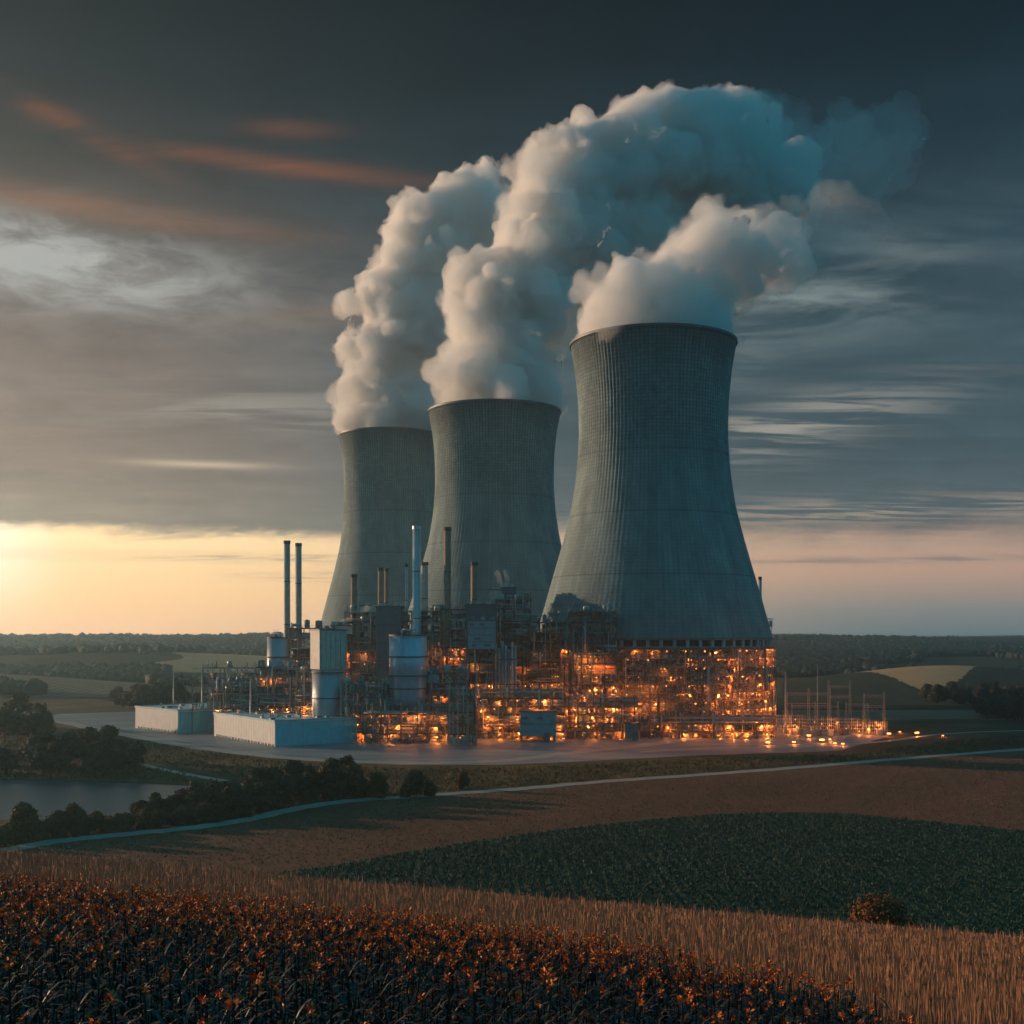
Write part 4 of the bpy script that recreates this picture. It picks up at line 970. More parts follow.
# ------------------------------------------------------------------ masts, poles, switchyard
def mast(name, label, cat, px, ytop, ybot, r=0.16, arm=None, D=None, group=None, m_='steel_pale', lampy=False):
    D = D or EYE*F/(ybot-HZ); h = zz(ytop, D); t = thing(name, label, cat, (gx(px, D), D, 0), 0, group)
    MB().lathe([(r*1.5, 0), (r*1.3, h*0.3), (r*0.9, h)], 10).build('pole', M[m_], t)
    MB().box((0, 0, 0.2), (r*5, r*5, 0.4)).build('foot', M['concrete_dark'], t)
    if arm:
        m = MB()
        for z, L in arm: m.bar((-L, 0, h-z), (L, 0, h-z), 0.09); m.bar((-L, 0, h-z), (0, 0, h-z-L*0.6), 0.05); m.bar((L, 0, h-z), (0, 0, h-z-L*0.6), 0.05)
        m.build('crossarm', M[m_], t)
    if lampy:
        m = MB(); m.box((0.9, -0.2, h-0.1), (1.8, 0.2, 0.16)); m.build('lamp_arm', M[m_], t); MB().box((1.6, -0.2, h-0.26), (0.7, 0.34, 0.14)).build('lamp_head', M['steel_dark'], t)
    return t
LPG = 'tall slender masts around the yard'
mast('yard_mast', 'tall mast before the low glowing racks, beside the small grey cabin', 'mast', 650, 684, 738.5, 0.28, group=LPG, m_='steel_rust', lampy=True)
mast('yard_mast', 'lone pale mast left of the pipe racks, farthest left', 'mast', 173.5, 672, 706, 0.22, D=560, group=LPG)
mast('yard_mast', 'mast carrying the left end of the long rack beam, above the rear hall roof', 'mast', 202, 671, 712, 0.25, D=548, group=LPG)
mast('yard_mast', 'mast between the halls and the silver tank, in front of the racks', 'mast', 250.5, 680, 722, 0.25, D=466, group=LPG)
mast('yard_mast', 'bright slender mast at the front yard edge under the panelled boiler house', 'mast', 449.5, 681, 742, 0.22, group=LPG)
mast('yard_mast', 'slender mast at the front yard edge, a little right of the bright one', 'mast', 457, 684, 743, 0.16, group=LPG)
mast('yard_mast', 'tall mast at the left end of the switchyard beside the curved scaffold', 'mast', 785.5, 672, 733.5, 0.3, group=LPG)
mast('yard_mast', 'thin mast standing in the middle of the lit switchyard, taller than its neighbours', 'mast', 817.5, 664, 733, 0.16, group=LPG)
# long beam from the left masts
t = thing('overhead_gantry', 'long pale beam carried high from the left masts to the silver tank', 'gantry', (gx(235, 486), 486, 0))
L = gx(268, 486)-gx(181, 486)
m = MB(); z = zz(668.5, 486); m.bar((-L/2, 0, z), (L/2, 0, z), 0.22); m.bar((-L/2, 0, z-1.6), (L/2, 0, z-1.6), 0.14)
for i in range(14): m.bar((-L/2+L*i/14, 0, z-1.6), (-L/2+L*(i+1)/14, 0, z), 0.08)
m.build('beam', M['pipe_pale'], t)
for xx in (-L/2+0.3, 0, L/2-0.3): MB().box((xx, 0, (z-1.7)/2), (0.35, 0.35, z-1.7)).build('leg', M['steel_grey'], t)
def gantry(label, px0, px1, ytop, D, n=2, h2=None, seed=0):
    t = thing('switchyard_gantry', label, 'gantry', (gx((px0+px1)/2, D), D, 0), 0, 'steel gantries in the switchyard'); w = gx(px1, D)-gx(px0, D); h = zz(ytop, D); rn = random.Random(seed)
    for i in range(n+1):
        x = -w/2+w*i/n; m = MB(); hh = h+rn.uniform(0, 2.5)
        for s in (-0.45, 0.45): m.bar((x+s*1.2, 0, 0), (x+s*0.5, 0, hh), 0.09)
        for k_ in range(int(hh/1.4)):
            f0, f1 = k_*1.4/hh, (k_+1)*1.4/hh; w0 = 0.54-0.3*f0; w1 = 0.54-0.3*f1; s = 1 if k_ % 2 else -1
            m.bar((x-s*w0, 0, f0*hh), (x+s*w1, 0, f1*hh), 0.045)
        m.build('leg', M['steel_pale'], t)
    for z in ((h, h-4.2) if h > 12 else (h,)):
        m = MB(); m.bar((-w/2, 0, z), (w/2, 0, z), 0.1); m.bar((-w/2, 0, z-0.8), (w/2, 0, z-0.8), 0.07)
        for i in range(int(w/1.2)): m.bar((-w/2+i*1.2, 0, z-0.8+(i % 2)*0.8), (-w/2+(i+1)*1.2, 0, z-(i % 2)*0.8), 0.04)
        m.build('beam', M['steel_pale'], t)
        for i in range(int(w/2.2)): 
            x = -w/2+1+i*2.2; MB().lathe([(0.05, -2.2), (0.16, -2.0), (0.08, -1.8), (0.16, -1.6), (0.08, -1.4), (0.16, -1.2), (0.05, -1.0), (0.03, -0.8)], 6, (x, 0, z)).build('insulator', M['steel_dark'], t)
    return t
gantry('wide double beamed gantry nearest the curved scaffold', 787, 830, 693, 488, 2, seed=1)
gantry('tall gantry at the middle of the switchyard with a steep leg', 828.5, 850, 686, 500, 1, seed=2)
gantry('gantry at the right end of the switchyard, the closest to the tan hill', 864, 884, 695, 482, 1, seed=3)
gantry('low rear gantry between the two taller right hand ones', 846, 868, 704, 505, 1, seed=4)
gantry('low wide rear gantry behind the left half of the switchyard', 792, 838, 706, 510, 2, seed=5)
def lattice(label, px0, px1, ytop, ybot, seed, n=3):
    D = EYE*F/(ybot-HZ); rn = random.Random(seed); w = gx(px1, D)-gx(px0, D); h = zz(ytop, D)
    t = thing('transformer_bay', label, 'transformer bay', (gx((px0+px1)/2, D), D+3, 0), 0, 'low lit bays of the switchyard')
    nb = max(2, int(w/2.2))
    for row, yy in enumerate((-3, 0, 3)):
        for i in range(nb+1): MB().box((-w/2+w*i/nb, yy, h/2), (0.14, 0.14, h*(0.85+0.15*rn.random()))).build('post', M['steel_pale'], t)
        m = MB()
        for z in np.arange(1.0, h, 1.3): m.bar((-w/2, yy-0.1, z), (w/2, yy-0.1, z), 0.05)
        m.build('rail', M['pipe_pale'], t)
    for i in range(int(w/4)):
        x = rn.uniform(-w/2+1, w/2-1); MB().box((x, rn.uniform(-1.8, 1.5), 1.2), (2.0, 1.6, 2.4)).build('transformer', M[rn.choice(['steel_grey', 'panel_cream', 'steel_rust'])], t)
    for i in range(int(w/2)):
        x = rn.uniform(-w/2+0.5, w/2-0.5); MB().lathe([(0.12, 0), (0.2, 1.5), (0.1, 1.7), (0.22, 2.2), (0.1, 2.5), (0.22, 3.0), (0.08, 3.6)], 8, (x, rn.uniform(-2.6, 2), 0.4)).build('bushing', M['pipe_pale'], t)
    for i in range(int(w/2.3)): lamp(t, (rn.uniform(-w/2, w/2), rn.choice([-3.5, -1.5, 1.3]), rn.uniform(1.0, h*0.75)), rn.random() < 0.2, rn.uniform(0.4, 0.7))
lattice('lit low bay against the foot of the curved scaffold', 774, 806, 715, 735, 1)
lattice('lit low bay in the middle of the switchyard', 806, 838, 717, 736, 2)
lattice('lit low bay under the tall gantry', 838, 862, 719, 735, 3)
lattice('lit low bay at the right end of the switchyard', 862, 887, 720, 735.5, 4)
# low floodlights on the ground right of the plant
def flood(px, v, label, s=1.0):
    x, y = uvw(px, v); t = thing('floodlight', label, 'floodlight', (x, y, 0), 0, 'ground floodlights right of the plant'); glow_light(t, (0, -0.6, 1.3*s), 700*s)
    MB().bar((0, 0, 0), (0, 0, 0.9*s), 0.08).build('post', M['steel_dark'], t)
    MB().box((0, 0.28, 1.15*s), (1.7*s, 0.3, 0.6*s)).build('housing', M['steel_dark'], t)
    MB().box((0, 0.09, 1.15*s), (1.5*s, 0.06, 0.45*s)).build('lamp', M['lamp_hot'], t)
for px, v, lb, s in ((768, 745.5, 'floodlight farthest left on the open yard', 1.0), (794, 744.5, 'second floodlight from the left on the open yard', 0.8), (822, 743.5, 'brightest floodlight in the middle of the open yard', 1.2),
                     (835, 745.5, 'floodlight just right of the brightest one', 0.7), (843, 746, 'rightmost floodlight of the front row on the yard', 0.7), (809, 738.5, 'floodlight between the yard row and the switchyard', 1.0),
                     (795, 733, 'floodlight at the foot of the left switchyard gantry', 0.9), (889, 736.5, 'floodlight at the right corner of the switchyard', 1.0), (900, 733.5, 'dim floodlight set back beyond the switchyard corner', 0.6),
                     (917, 736, 'bright floodlight alone at the far right', 1.1), (943, 737, 'faint floodlight, the farthest right of all', 0.5), (830, 741, 'small floodlight behind the brightest one', 0.6)):
    flood(px, v, lb, s)
t = thing('tower_lift', 'small white hoist frame clinging to the right foot of the biggest tower', 'hoist frame', (gx(768, 545), 545, 0))
m = MB(); m.box((-1.6, 0, 25), (0.3, 0.3, 50)); m.box((1.6, 0, 23), (0.3, 0.3, 46)); m.build('mast', M['steel_pale'], t)
MB().box((0, 0, zz(619, 545)), (4.4, 1.2, 0.5)).build('crossbeam', M['panel_cream'], t)
MB().box((1.2, 0, zz(624, 545)), (1.4, 1.4, 3)).build('cab', M['tank_grey'], t)

# small steam vents
def puff(label, pts, D, seed, m_='steam_puff'): small_plume(label, pts, D, seed, M[m_])
puff('small pale puff over the slim silver tank', [(274, 635, 3.5, 0), (277, 632, 3.5, 0), (271, 632, 2, 0)], 486, 21)
puff('thin steam puff drifting from the top of the stepped tower', [(503, 587, 1.5, 0), (500, 581, 2.8, 0), (497, 573, 3.6, 2)], 498, 22, 'steam_faint')
puff('second steam wisp right of the first above the stepped tower', [(508, 586, 1.3, 0), (507, 579, 2.2, 0), (505, 571, 2.6, 2)], 504, 25, 'steam_faint')
puff('little steam puff beside the foot of the leftmost brown chimney', [(362, 612, 3, 0), (367, 608, 3.4, 0), (372, 609, 2.2, 0)], 504, 23)
puff('flat faint steam puff left of the leftmost brown chimney', [(339, 625, 2.5, 0), (345, 621, 3, 0), (351, 619, 2, 0)], 500, 24)

# ------------------------------------------------------------------ vegetation
def leaf_mat(name, lo, hi, tint=None, rough=0.75, trans=0.0):
    def fn(t, out):
        g = t.n('ShaderNodeNewGeometry'); oi = t.n('ShaderNodeObjectInfo')
        n = t.noise(g.outputs['Position'], 0.35, 3, 0.6)
        r = t.m('ADD', t.m('MULTIPLY', g.outputs['Random Per Island'], 0.6), t.m('MULTIPLY', n, 0.5))
        c = t.mix(r, lo, hi)
        if tint: c = t.mix(t.m('MULTIPLY', oi.outputs['Random'], 0.65), c, tint)
        p = principled(t, out, Base_Color=c, Roughness=rough); p.inputs['Specular IOR Level'].default_value = 0.3
    return mat(name, fn)
M['leaf'] = leaf_mat('tree_leaves', (0.022, 0.03, 0.014), (0.075, 0.072, 0.03), (0.10, 0.06, 0.022))
M['leaf_bush'] = leaf_mat('bush_leaves', (0.04, 0.034, 0.014), (0.13, 0.085, 0.028), (0.15, 0.07, 0.02))
M['leaf_rust'] = leaf_mat('rust_leaves', (0.08, 0.036, 0.012), (0.26, 0.10, 0.024))
M['forest'] = leaf_mat('forest_crowns', (0.012, 0.022, 0.015), (0.034, 0.045, 0.026))
def leaf_quads(P, N, size, rg):
    """leaf-sized quads at points P facing roughly N"""
    n = len(P); T = rg.normal(size=(n, 3)); N = N+rg.normal(size=(n, 3))*0.55; N /= np.linalg.norm(N, axis=1)[:, None]
    T -= (T*N).sum(1)[:, None]*N; T /= np.linalg.norm(T, axis=1)[:, None]; B = np.cross(N, T)
    s = size*rg.uniform(0.55, 1.3, size=(n, 1)); s2 = s*rg.uniform(0.5, 0.9, size=(n, 1))
    V_ = np.stack([P-T*s, P-B*s2, P+T*s*1.1, P+B*s2], 1).reshape(-1, 3)
    return V_, np.arange(4*n).reshape(-1, 4)
def crown_mesh(seed, h, w, base, nl, nleaf, size):
    rg = np.random.default_rng(seed); Ps = []; Ns = []
    lobes = []
    for i in range(nl):
        f = rg.uniform(0, 1); a = rg.uniform(0, 6.283); env = math.sin(math.pi*min(0.97, 0.28+0.66*f))
        rr = w/2*env*rg.uniform(0.35, 0.75); lobes.append((rr*math.cos(a), rr*math.sin(a), base+(h-base)*(0.12+0.76*f), w*rg.uniform(0.15, 0.27)))
    lobes.append((0, 0, base+(h-base)*0.5, w*0.3))
    for x, y, z, r in lobes:
        n = int(nleaf*(r/(w*0.22))**2/nl)
        d = rg.normal(size=(n, 3)); d /= np.linalg.norm(d, axis=1)[:, None]; d[:, 2] = np.where(d[:, 2] < -0.4, -d[:, 2], d[:, 2])
        rad = r*(rg.uniform(0.5, 1.05, size=(n, 1))**0.6)*(1+0.42*rg.uniform(0, 1, size=(n, 1))**4)
        Ps.append(np.array([x, y, z])+d*rad*np.array([1, 1, 0.85])); Ns.append(d)
    return np_mesh('crown', *leaf_quads(np.concatenate(Ps), np.concatenate(Ns), size, rg))
def trunk_mesh(seed, h, r, w):
    rn = random.Random(seed); m = MB(); m.lathe([(r*1.5, -0.6), (r, 0.6), (r*0.75, h*0.45), (r*0.3, h*0.8)], 8, caps=False)
    for i in range(6):
        a = rn.uniform(0, 6.28); z = h*rn.uniform(0.28, 0.6); m.bar((0, 0, z), (w*0.3*math.cos(a), w*0.3*math.sin(a), z+h*0.22), r*0.3, 5, True)
    return m.mesh('trunk')
TR = []
for i, (h, w) in enumerate(((11, 10), (13, 10), (9.5, 10.5), (12, 12), (8, 8))):
    TR.append((crown_mesh(40+i, h, w, h*0.10, 17, 4200, 0.55), trunk_mesh(i, h, 0.32, w), h, w))
    TR[-1][0].materials.append(M['leaf']); TR[-1][1].materials.append(M['bark'])
BU = []
for i, (h, w) in enumerate(((4.0, 6.0), (3.4, 4.4), (5.0, 6.4))):
    BU.append((crown_mesh(60+i, h, w, -0.4, 12, 3000, 0.26), trunk_mesh(9+i, h, 0.14, w), h, w))
    BU[-1][0].materials.append(M['leaf_bush']); BU[-1][1].materials.append(M['bark'])
def plant(lib, k_, x, y, s, label, cat, name, group, matov=None, sz=1.0):
    c, tr, h, w = lib[k_ % len(lib)]
    t = tag(empty(name, (x, y, float(height(x, y))), random.uniform(0, 6.28)), label, cat, group); t.scale = (s, s, s*sz)
    o = bpy.data.objects.new('crown', c); C.objects.link(o); o.parent = t
    if matov: o.material_slots[0].link = 'OBJECT'; o.material_slots[0].material = matov
    o = bpy.data.objects.new('trunk', tr); C.objects.link(o); o.parent = t
    return t
rt = random.Random(77)
LK = 'dark broadleaf tree in the dense wood on the far shore of the lake'
GRP = 'trees on the far shore of the lake'
for i in range(34):                                   # wood beyond the lake
    px = rt.uniform(-50, 138); D = rt.uniform(333, 378)+max(0, (px-60))*0.12
    if ((gx(px, D)+165)/108)**2+((D-297)/41)**2 < 1.03: D += 8
    s = rt.uniform(0.58, 0.9)*(1.0 if px < 110 else 0.75)
    plant(TR, i, gx(px, D), D, s, LK, 'tree', 'lake_tree', GRP)
for i in range(16):
    px = rt.uniform(-60, 44); D = rt.uniform(420, 520)
    plant(TR, i+1, gx(px, D), D, rt.uniform(0.85, 1.2), 'tall dark tree in the raised wood at the left edge, behind the lakeside trees', 'tree', 'broadleaf_tree', 'trees of the raised wood at the left edge')
for i in range(30):                                   # hedge wood between lake and road
    f = (i+rt.uniform(0, 0.9))/30; px = 132+228*f
    vb = float(lerp(px, ROAD))-rt.uniform(4, 12)-4*(1-f); D = EYE*F/(vb-HZ)
    s = (0.38+0.34*min(1, f*2.0))*rt.uniform(0.75, 1.0)
    plant(TR, i, gx(px, D), D, s, 'dark tree in the thick hedge between the lake and the front road', 'tree', 'hedge_tree', 'trees of the hedge beside the front road')
for i in range(40):                                   # low bushes along the road
    px = -15+375*(i+rt.uniform(0, 0.8))/40; vb = float(lerp(px, ROAD))-rt.uniform(2.5, 7)
    D = EYE*F/(vb-HZ); plant(BU, i, gx(px, D), D, rt.uniform(0.55, 0.95), 'low brownish bush in the strip along the upper side of the front road', 'bush', 'roadside_bush', 'low bushes along the front road')
for px, v, s, k_, lb in ((23, 838, 1.15, 0, 'big round bush nearest the left edge, in front of the lake'), (75, 835, 0.95, 2, 'second round bush in front of the lake, a little lower'),
                       (3, 842, 0.7, 1, 'bush cut off by the left edge of the view, above the front road'),
                       (378, 798, 1.05, 0, 'first round bush right of the hedge, the largest of the four'), (404, 797, 0.75, 1, 'second small bush right of the hedge'), (417, 796, 0.95, 2, 'third bush right of the hedge, touching its neighbour'),
                       (429, 796, 0.8, 1, 'fourth bush right of the hedge'), (462, 789, 0.75, 0, 'lone small bush farthest right above the road'), (352, 797, 1.2, 2, 'rounded bush at the right end of the hedge')):
    D = EYE*F/(v-HZ); plant(BU, k_, gx(px, D), D, s, lb, 'bush', 'round_bush', None, sz=1.25)
RB = (crown_mesh(71, 4.0, 6.0, -0.5, 16, 14000, 0.085), BU[0][1], 4.0, 6.0); RB[0].materials.append(M['leaf_rust'])
plant([RB], 0, gx(882, 80), 80, 1.2, 'rust brown bush half hidden behind the pale grain on the right', 'bush', 'rust_bush', None, None, 0.98)
plant([RB], 0, gx(852, 80), 80.5, 0.72, 'smaller rust brown bush at the left foot of the bigger one behind the grain', 'bush', 'rust_bush', None, None, 0.85)
for i in range(70):
    px = rt.uniform(926, 1045); D = rt.uniform(690, 830)-(px-930)*0.4
    plant(TR, i, gx(px, D), D, rt.uniform(0.6, 0.9), 'dark tree in the small wood at the right edge below the tan hill', 'tree', 'broadleaf_tree', 'trees of the small wood at the right edge')
for i in range(24):
    px = rt.uniform(984, 1050); D = rt.uniform(560, 610)-(px-984)*0.3
    plant(TR, i, gx(px, D), D, rt.uniform(0.9, 1.15), 'dark tree of the front clump at the right edge, nearer than the small wood', 'tree', 'broadleaf_tree', 'trees of the front clump at the right edge')
for i in range(34):
    px = rt.uniform(112, 262); D = rt.uniform(625, 730)
    plant(TR, i, gx(px, D), D, rt.uniform(0.75, 1.1), 'dark tree in the wood behind the rear white hall', 'tree', 'broadleaf_tree', 'trees of the wood behind the halls')

# far woods as one mass
def forest():
    rg = np.random.default_rng(8); v0, f0 = ico(1); Vs = []; Fs = []; b = 0
    def put(x, y, r, hz_=1.0):
        nonlocal b
        z = float(height(x, y)); v = v0*(1+rg.uniform(-0.24, 0.24, size=(len(v0), 1)))*np.array([r, r, r*0.95*hz_])+np.array([x, y, z+r*0.45*hz_])
        Vs.append(v); Fs.append(f0+b); b += len(v)
    def region(n, p0, p1, d0, d1, dens=None, rmin=3.2, rmax=6.0):
        px = rg.uniform(p0, p1, n); D = np.sqrt(rg.uniform(d0*d0, d1*d1, n)); X = (px-512)/F*D
        w = vnoise(X, D, 260, 31)*0.6+vnoise(X, D, 90, 32)*0.4
        for x, y, ww, u in zip(X, D, w, px):
            if dens is not None and ww < dens: continue
            put(x, y, rg.uniform(rmin, rmax)*(1+y/9000))
    region(9000, 690, 1130, 1120, 2100, 0.27)
    region(4000, 690, 1130, 2100, 2900, 0.38, 3.5, 6)
    region(5000, -60, 700, 1300, 2300, 0.40)
    region(2600, -60, 700, 2200, 2900, 0.42, 3.5, 6)
    region(1000, -60, 168, 985, 1160)                 # belt over the pale field, left
    region(200, -60, 40, 770, 800)
    region(160, 150, 330, 880, 1000)
    region(300, 850, 1100, 1085, 1130)
    me = np_mesh('forest', np.concatenate(Vs), np.concatenate(Fs), False)
    tag(obj('forest', me, M['forest']), kind='stuff')
forest()

# ------------------------------------------------------------------ grain, crops
def strips(P0, H, W, lean, rg, segs=2, head=True):
    """upright stalks as tapering strips"""
    n = len(P0); a = rg.uniform(0, 6.283, n); dx = np.stack([np.cos(a), np.sin(a), np.zeros(n)], 1)
    la = rg.uniform(0, 6.283, n); L = np.stack([np.cos(la), np.sin(la), np.zeros(n)], 1)*lean[:, None]
    Vs = []
    lev = [0, 0.55, 0.8, 1.0] if head else [0, 0.5, 1.0]; wd = [1, 0.8, 1.5, 0.4] if head else [1, 0.8, 0.1]
    for f, k_ in zip(lev, wd):
        c = P0+np.array([0, 0, 1])*(H*f)[:, None]+L*(f**2)*H[:, None]; w_ = dx*(W*k_)[:, None]/2
        Vs += [c-w_, c+w_]
    m_ = len(lev); V_ = np.stack(Vs, 1).reshape(-1, 3); base = np.arange(n)[:, None]*(2*m_)
    q = [base+np.array([[2*i, 2*i+1, 2*i+3, 2*i+2]]) for i in range(m_-1)]
    return V_, np.concatenate(q)
CROP_EDGE = [(-400, 31), (0, 29.5), (256, 28.5), (512, 26.6), (700, 22.5), (850, 18.0), (940, 14.8), (1024, 12), (1200, 9), (1500, 7)]
def grain_mat():
    def fn(t, out):
        g = t.n('ShaderNodeNewGeometry'); n = t.noise(g.outputs['Position'], 0.25, 3, 0.6); r = g.outputs['Random Per Island']
        c = t.mix(t.m('ADD', t.m('MULTIPLY', r, 0.7), t.m('MULTIPLY', n, 0.3)), (0.32, 0.15, 0.085), (0.52, 0.27, 0.15))
        p = principled(t, out, Base_Color=c, Roughness=0.7); p.inputs['Specular IOR Level'].default_value = 0.2
    return mat('grain_stalks', fn)
M['grain'] = grain_mat()
def grain():
    rg = np.random.default_rng(3); n = 560000
    D = np.sqrt(rg.uniform(9**2, 64**2, n)); px = rg.uniform(-380, 1400, n)
    ed = np.interp(px, *zip(*CROP_EDGE)); keep = D > ed+rg.uniform(-0.3, 0.3, n)
    D, px = D[keep], px[keep]; X = (px-512)/F*D; Z = height(X, D)
    cl = vnoise(X, D, 0.55, 41)*0.6+vnoise(X, D, 3.0, 42)*0.4
    H = 1.05+0.2*cl+rg.uniform(-0.1, 0.16, len(D)); H += (rg.random(len(D)) < 0.03)*rg.uniform(0.1, 0.4, len(D)); W = np.maximum(0.008, D*0.00035)*rg.uniform(0.8, 1.4, len(D))
    V_, Q = strips(np.stack([X, D, Z-0.02], 1), H, W, rg.uniform(0.0, 0.06, len(D)), rg)
    tag(obj('grain', np_mesh('grain', V_, Q, False), M['grain']), kind='stuff')
grain()
def tufts(name, material, n, box, cond, H, W, seed):
    rg = np.random.default_rng(seed); px = rg.uniform(box[0], box[1], n); D = np.sqrt(rg.uniform(box[2]**2, box[3]**2, n)); X = (px-512)/F*D
    VV_ = HZ+EYE*F/D; k_ = cond(px, VV_, X, D); X, D = X[k_], D[k_]; Z = height(X, D); m_ = len(X)
    P0 = np.repeat(np.stack([X, D, Z-0.03], 1), 3, 0)+rg.uniform(-W*0.6, W*0.6, (m_*3, 3))*np.array([1, 1, 0])
    V_, Q = strips(P0, H*rg.uniform(0.6, 1.2, m_*3), W*rg.uniform(0.5, 1.1, m_*3), rg.uniform(0.1, 0.6, m_*3), rg, head=False)
    tag(obj(name, np_mesh(name, V_, Q, False), material), kind='stuff')
M['green_leaf'] = leaf_mat('green_crop_leaves', (0.016, 0.046, 0.03), (0.038, 0.09, 0.056), rough=0.6)
M['verge_leaf'] = leaf_mat('dry_grass', (0.05, 0.04, 0.018), (0.20, 0.11, 0.04), rough=0.8)
M['stub_leaf'] = leaf_mat('stubble', (0.14, 0.06, 0.034), (0.26, 0.115, 0.062), rough=0.8)
tufts('green_crop', M['green_leaf'], 120000, (-60, 1100, 90, 292), lambda u, v, x, y: (v > np.interp(u, *zip(*GREEN))+0.3), 0.42, 0.17, 1)
tufts('grass', M['verge_leaf'], 26000, (-60, 1100, 262, 470), lambda u, v, x, y: (v < np.interp(u, *zip(*ROAD))-2.2) & (v > np.interp(u, *zip(*PADF))+3.5) & ~((u > 135) & (u < 232) & (np.abs(v-(763+(u-142)*0.19)) < 3)) & (((x+165)/108)**2+((y-297)/41)**2 > 1.02), 0.6, 0.4, 2)
tufts('stubble', M['stub_leaf'], 42000, (-60, 1100, 200, 400), lambda u, v, x, y: (v > np.interp(u, *zip(*ROAD))+2.2) & (v < np.interp(u, *zip(*GREEN))-0.6), 0.32, 0.16, 4)

# flowering crop in the foreground
def lm(name, lo, hi, rough, spec):
    def fn(t, out):
        g = t.n('ShaderNodeNewGeometry'); c = t.mix(g.outputs['Random Per Island'], lo, hi)
        p = principled(t, out, Base_Color=c, Roughness=rough); p.inputs['Specular IOR Level'].default_value = spec
    return mat(name, fn)
M['crop_leaf'] = lm('crop_leaves', (0.018, 0.013, 0.011), (0.068, 0.045, 0.034), 0.45, 0.6)
M['crop_flower'] = lm('crop_flowers', (0.40, 0.07, 0.012), (0.85, 0.23, 0.045), 0.6, 0.3)
def crop_leafy(seed, big=True):
    rg = random.Random(seed); vs = []; fs = []
    def quadstrip(pts, widths, side):
        b = len(vs)
        for p, w in zip(pts, widths): vs.append(tuple(p-side*w/2)); vs.append(tuple(p+side*w/2))
        for i in range(len(pts)-1): fs.append((b+2*i, b+2*i+1, b+2*i+3, b+2*i+2))
    h = rg.uniform(1.05, 1.6)
    bend = Vector((rg.uniform(-.1, .1), rg.uniform(-.1, .1), 0))
    st = [Vector((0, 0, 0))+bend*f*f+Vector((0, 0, h*f)) for f in (0, .35, .7, 1)]
    for s in (Vector((1, 0, 0)), Vector((0, 1, 0))): quadstrip(st, [0.03, 0.026, 0.02, 0.012], s)
    nl = 15 if big else 8
    for i in range(nl):
        f = 0.22+0.76*i/nl; a = i*2.4+rg.uniform(-.5, .5); d = Vector((math.cos(a), math.sin(a), 0)); L = rg.uniform(0.28, 0.62)*(1.15-0.6*f)
        up = rg.uniform(0.5, 1.1); p0 = bend*f*f+Vector((0, 0, h*f)); pts = []
        for s in (0, .25, .5, .75, 1): pts.append(p0+d*L*s+Vector((0, 0, L*(up*s-1.25*s*s))))
        side = Vector((-d.y, d.x, rg.uniform(-.3, .3))).normalized(); w = rg.uniform(0.022, 0.04)
        quadstrip(pts, [0.015, w, w*0.95, w*0.6, 0.004], side)
    top = st[-1]; return vs, fs, top
def crop_flower(seed, n=16, s=1.0):
    rg = random.Random(seed); vs = []; fs = []
    for i in range(n):
        a = rg.uniform(0, 6.28); d = Vector((math.cos(a), math.sin(a), rg.uniform(-0.3, 1.0))).normalized(); p = Vector((0, 0, 0))+d*0.02+Vector((0, 0, rg.uniform(-0.02, 0.12)*s))
        q = p+d*rg.uniform(0.06, 0.12)*s; side = d.cross(Vector((rg.uniform(-1, 1), rg.uniform(-1, 1), 0.3))).normalized()*rg.uniform(0.02, 0.035)*s; b = len(vs)
        mid = (p+q)/2
        vs += [tuple(p), tuple(mid+side), tuple(q), tuple(mid-side)]; fs.append((b, b+1, b+2, b+3))
    return vs, fs
PL = [crop_leafy(i) for i in range(7)]; FL = [crop_flower(i+20, 18, 1.1) for i in range(4)]
def me_of(name, vs, fs, m_): me = bpy.data.meshes.new(name); me.from_pydata(vs, [], fs); me.update(); me.materials.append(m_); return me
PLM = [me_of('leafy_stem', v, f, M['crop_leaf']) for v, f, _ in PL]; FLM = [me_of('flower', v, f, M['crop_flower']) for v, f in FL]
rc = np.random.default_rng(12)
pts = []
tries = 0
ncrop = 19500
px = rc.uniform(-360, 1380, ncrop); Dp = np.sqrt(rc.uniform(8.8**2, 31**2, ncrop)); ed = np.interp(px, *zip(*CROP_EDGE))
kk = Dp < ed+rc.uniform(-0.5, 0.25, ncrop); px, Dp = px[kk], Dp[kk]; order = np.argsort(Dp); px, Dp = px[order], Dp[order]
extra = [(px_, d_) for px_, d_ in ((905, 15.5), (922, 14.0), (880, 17.2), (960, 13.2), (1003, 12.6), (846, 18.8), (985, 11.6))]
shown = [i for i in range(len(px)) if -10 < px[i] < 1034 and Dp[i] > 10.2][:293]
shown_set = set(shown)
def flower_here(d, r): return r < np.interp(d, [9, 14, 18, 22, 30], [0.05, 0.12, 0.5, 0.95, 1.0])
sv, sf, fv, ff = [], [], [], []; sb = fb = 0
PLn = [(np.array(v), np.array(f), t_) for v, f, t_ in PL]; FLn = [(np.array(v), np.array(f)) for v, f in FL]
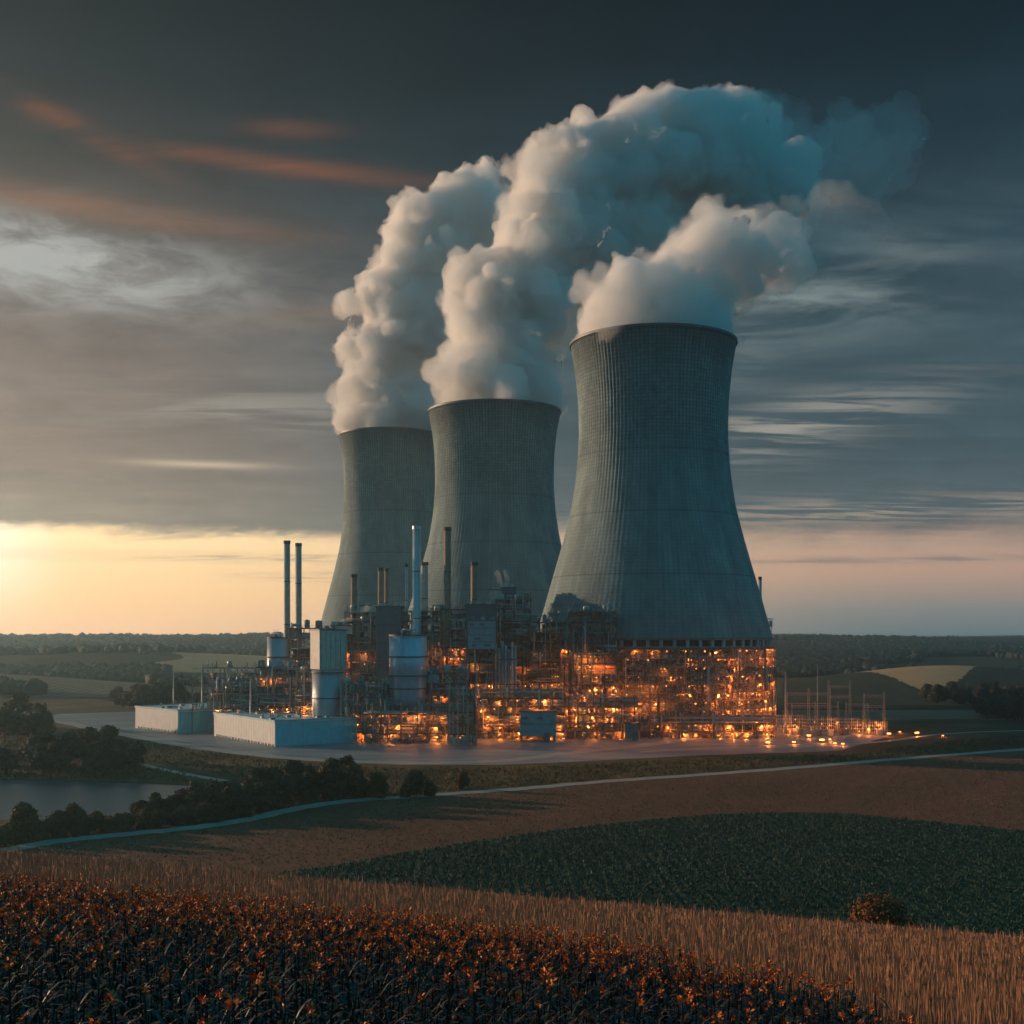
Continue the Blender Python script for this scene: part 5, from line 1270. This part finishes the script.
def place(i, x, y, individual):
    global sb, fb
    z = float(height(x, y)); a = rc.uniform(0, 6.28); s = rc.uniform(0.85, 1.12); k_ = rc.integers(0, len(PL)); fk = rc.integers(0, len(FL)); hasf = flower_here(y, rc.random())
    top = PL[k_][2]; fs_ = (rc.uniform(0.35, 0.6) if y > 15 else rc.uniform(0.4, 0.75))
    if individual:
        t_ = tag(empty('crop_plant', (x, y, z), a), 'dark leafy crop plant with hanging blades in the front rows of the field', 'crop plant', 'crop plants in the front rows'); t_.scale = (s, s, s)
        o = bpy.data.objects.new('leafy_stem', PLM[k_]); C.objects.link(o); o.parent = t_
        if hasf: 
            t_['label'] = 'dark leafy crop plant topped with an orange bloom in the front rows of the field'; t_['group'] = 'crop plants in bloom in the front rows'
            o = bpy.data.objects.new('flower', FLM[fk]); C.objects.link(o); o.parent = t_; o.location = top; o.scale = (fs_,)*3
    else:
        c, s_ = math.cos(a)*s, math.sin(a)*s; Rm = np.array([[c, s_, 0], [-s_, c, 0], [0, 0, s]])
        v, f, _ = PLn[k_]; sv.append(v@Rm+np.array([x, y, z])); sf.append(f+sb); sb += len(v)
        if hasf:
            v, f = FLn[fk]; fv.append((v*fs_+np.array(top))@Rm+np.array([x, y, z])); ff.append(f+fb); fb += len(v)
for i in range(len(px)): place(i, (px[i]-512)/F*Dp[i], Dp[i], i in shown_set)
for u, d in extra: place(0, (u-512)/F*d, d, True)
tag(obj('crop_plants', np_mesh('crop_plants', np.concatenate(sv), np.concatenate(sf)), M['crop_leaf']), kind='stuff')
tag(obj('crop_flowers', np_mesh('crop_flowers', np.concatenate(fv), np.concatenate(ff)), M['crop_flower']), kind='stuff')

# ------------------------------------------------------------------ haze
def haze():
    m = bpy.data.materials.new('haze'); m.use_nodes = True; t = NT(m.node_tree); out = t.n('ShaderNodeOutputMaterial')
    p = t.n('ShaderNodeVolumePrincipled'); p.inputs['Color'].default_value = (0.56, 0.85, 1.0, 1); p.inputs['Density'].default_value = 0.0002; p.inputs['Anisotropy'].default_value = 0.78
    t.nt.links.new(p.outputs[0], out.inputs['Volume'])
    zmin = float(GZ.min())-1.0
    b = MB(); b.box((0, 0, (zmin+330)/2), (8300, 8300, 330-zmin))
    tag(b.build('haze', m), kind='stuff')
haze()
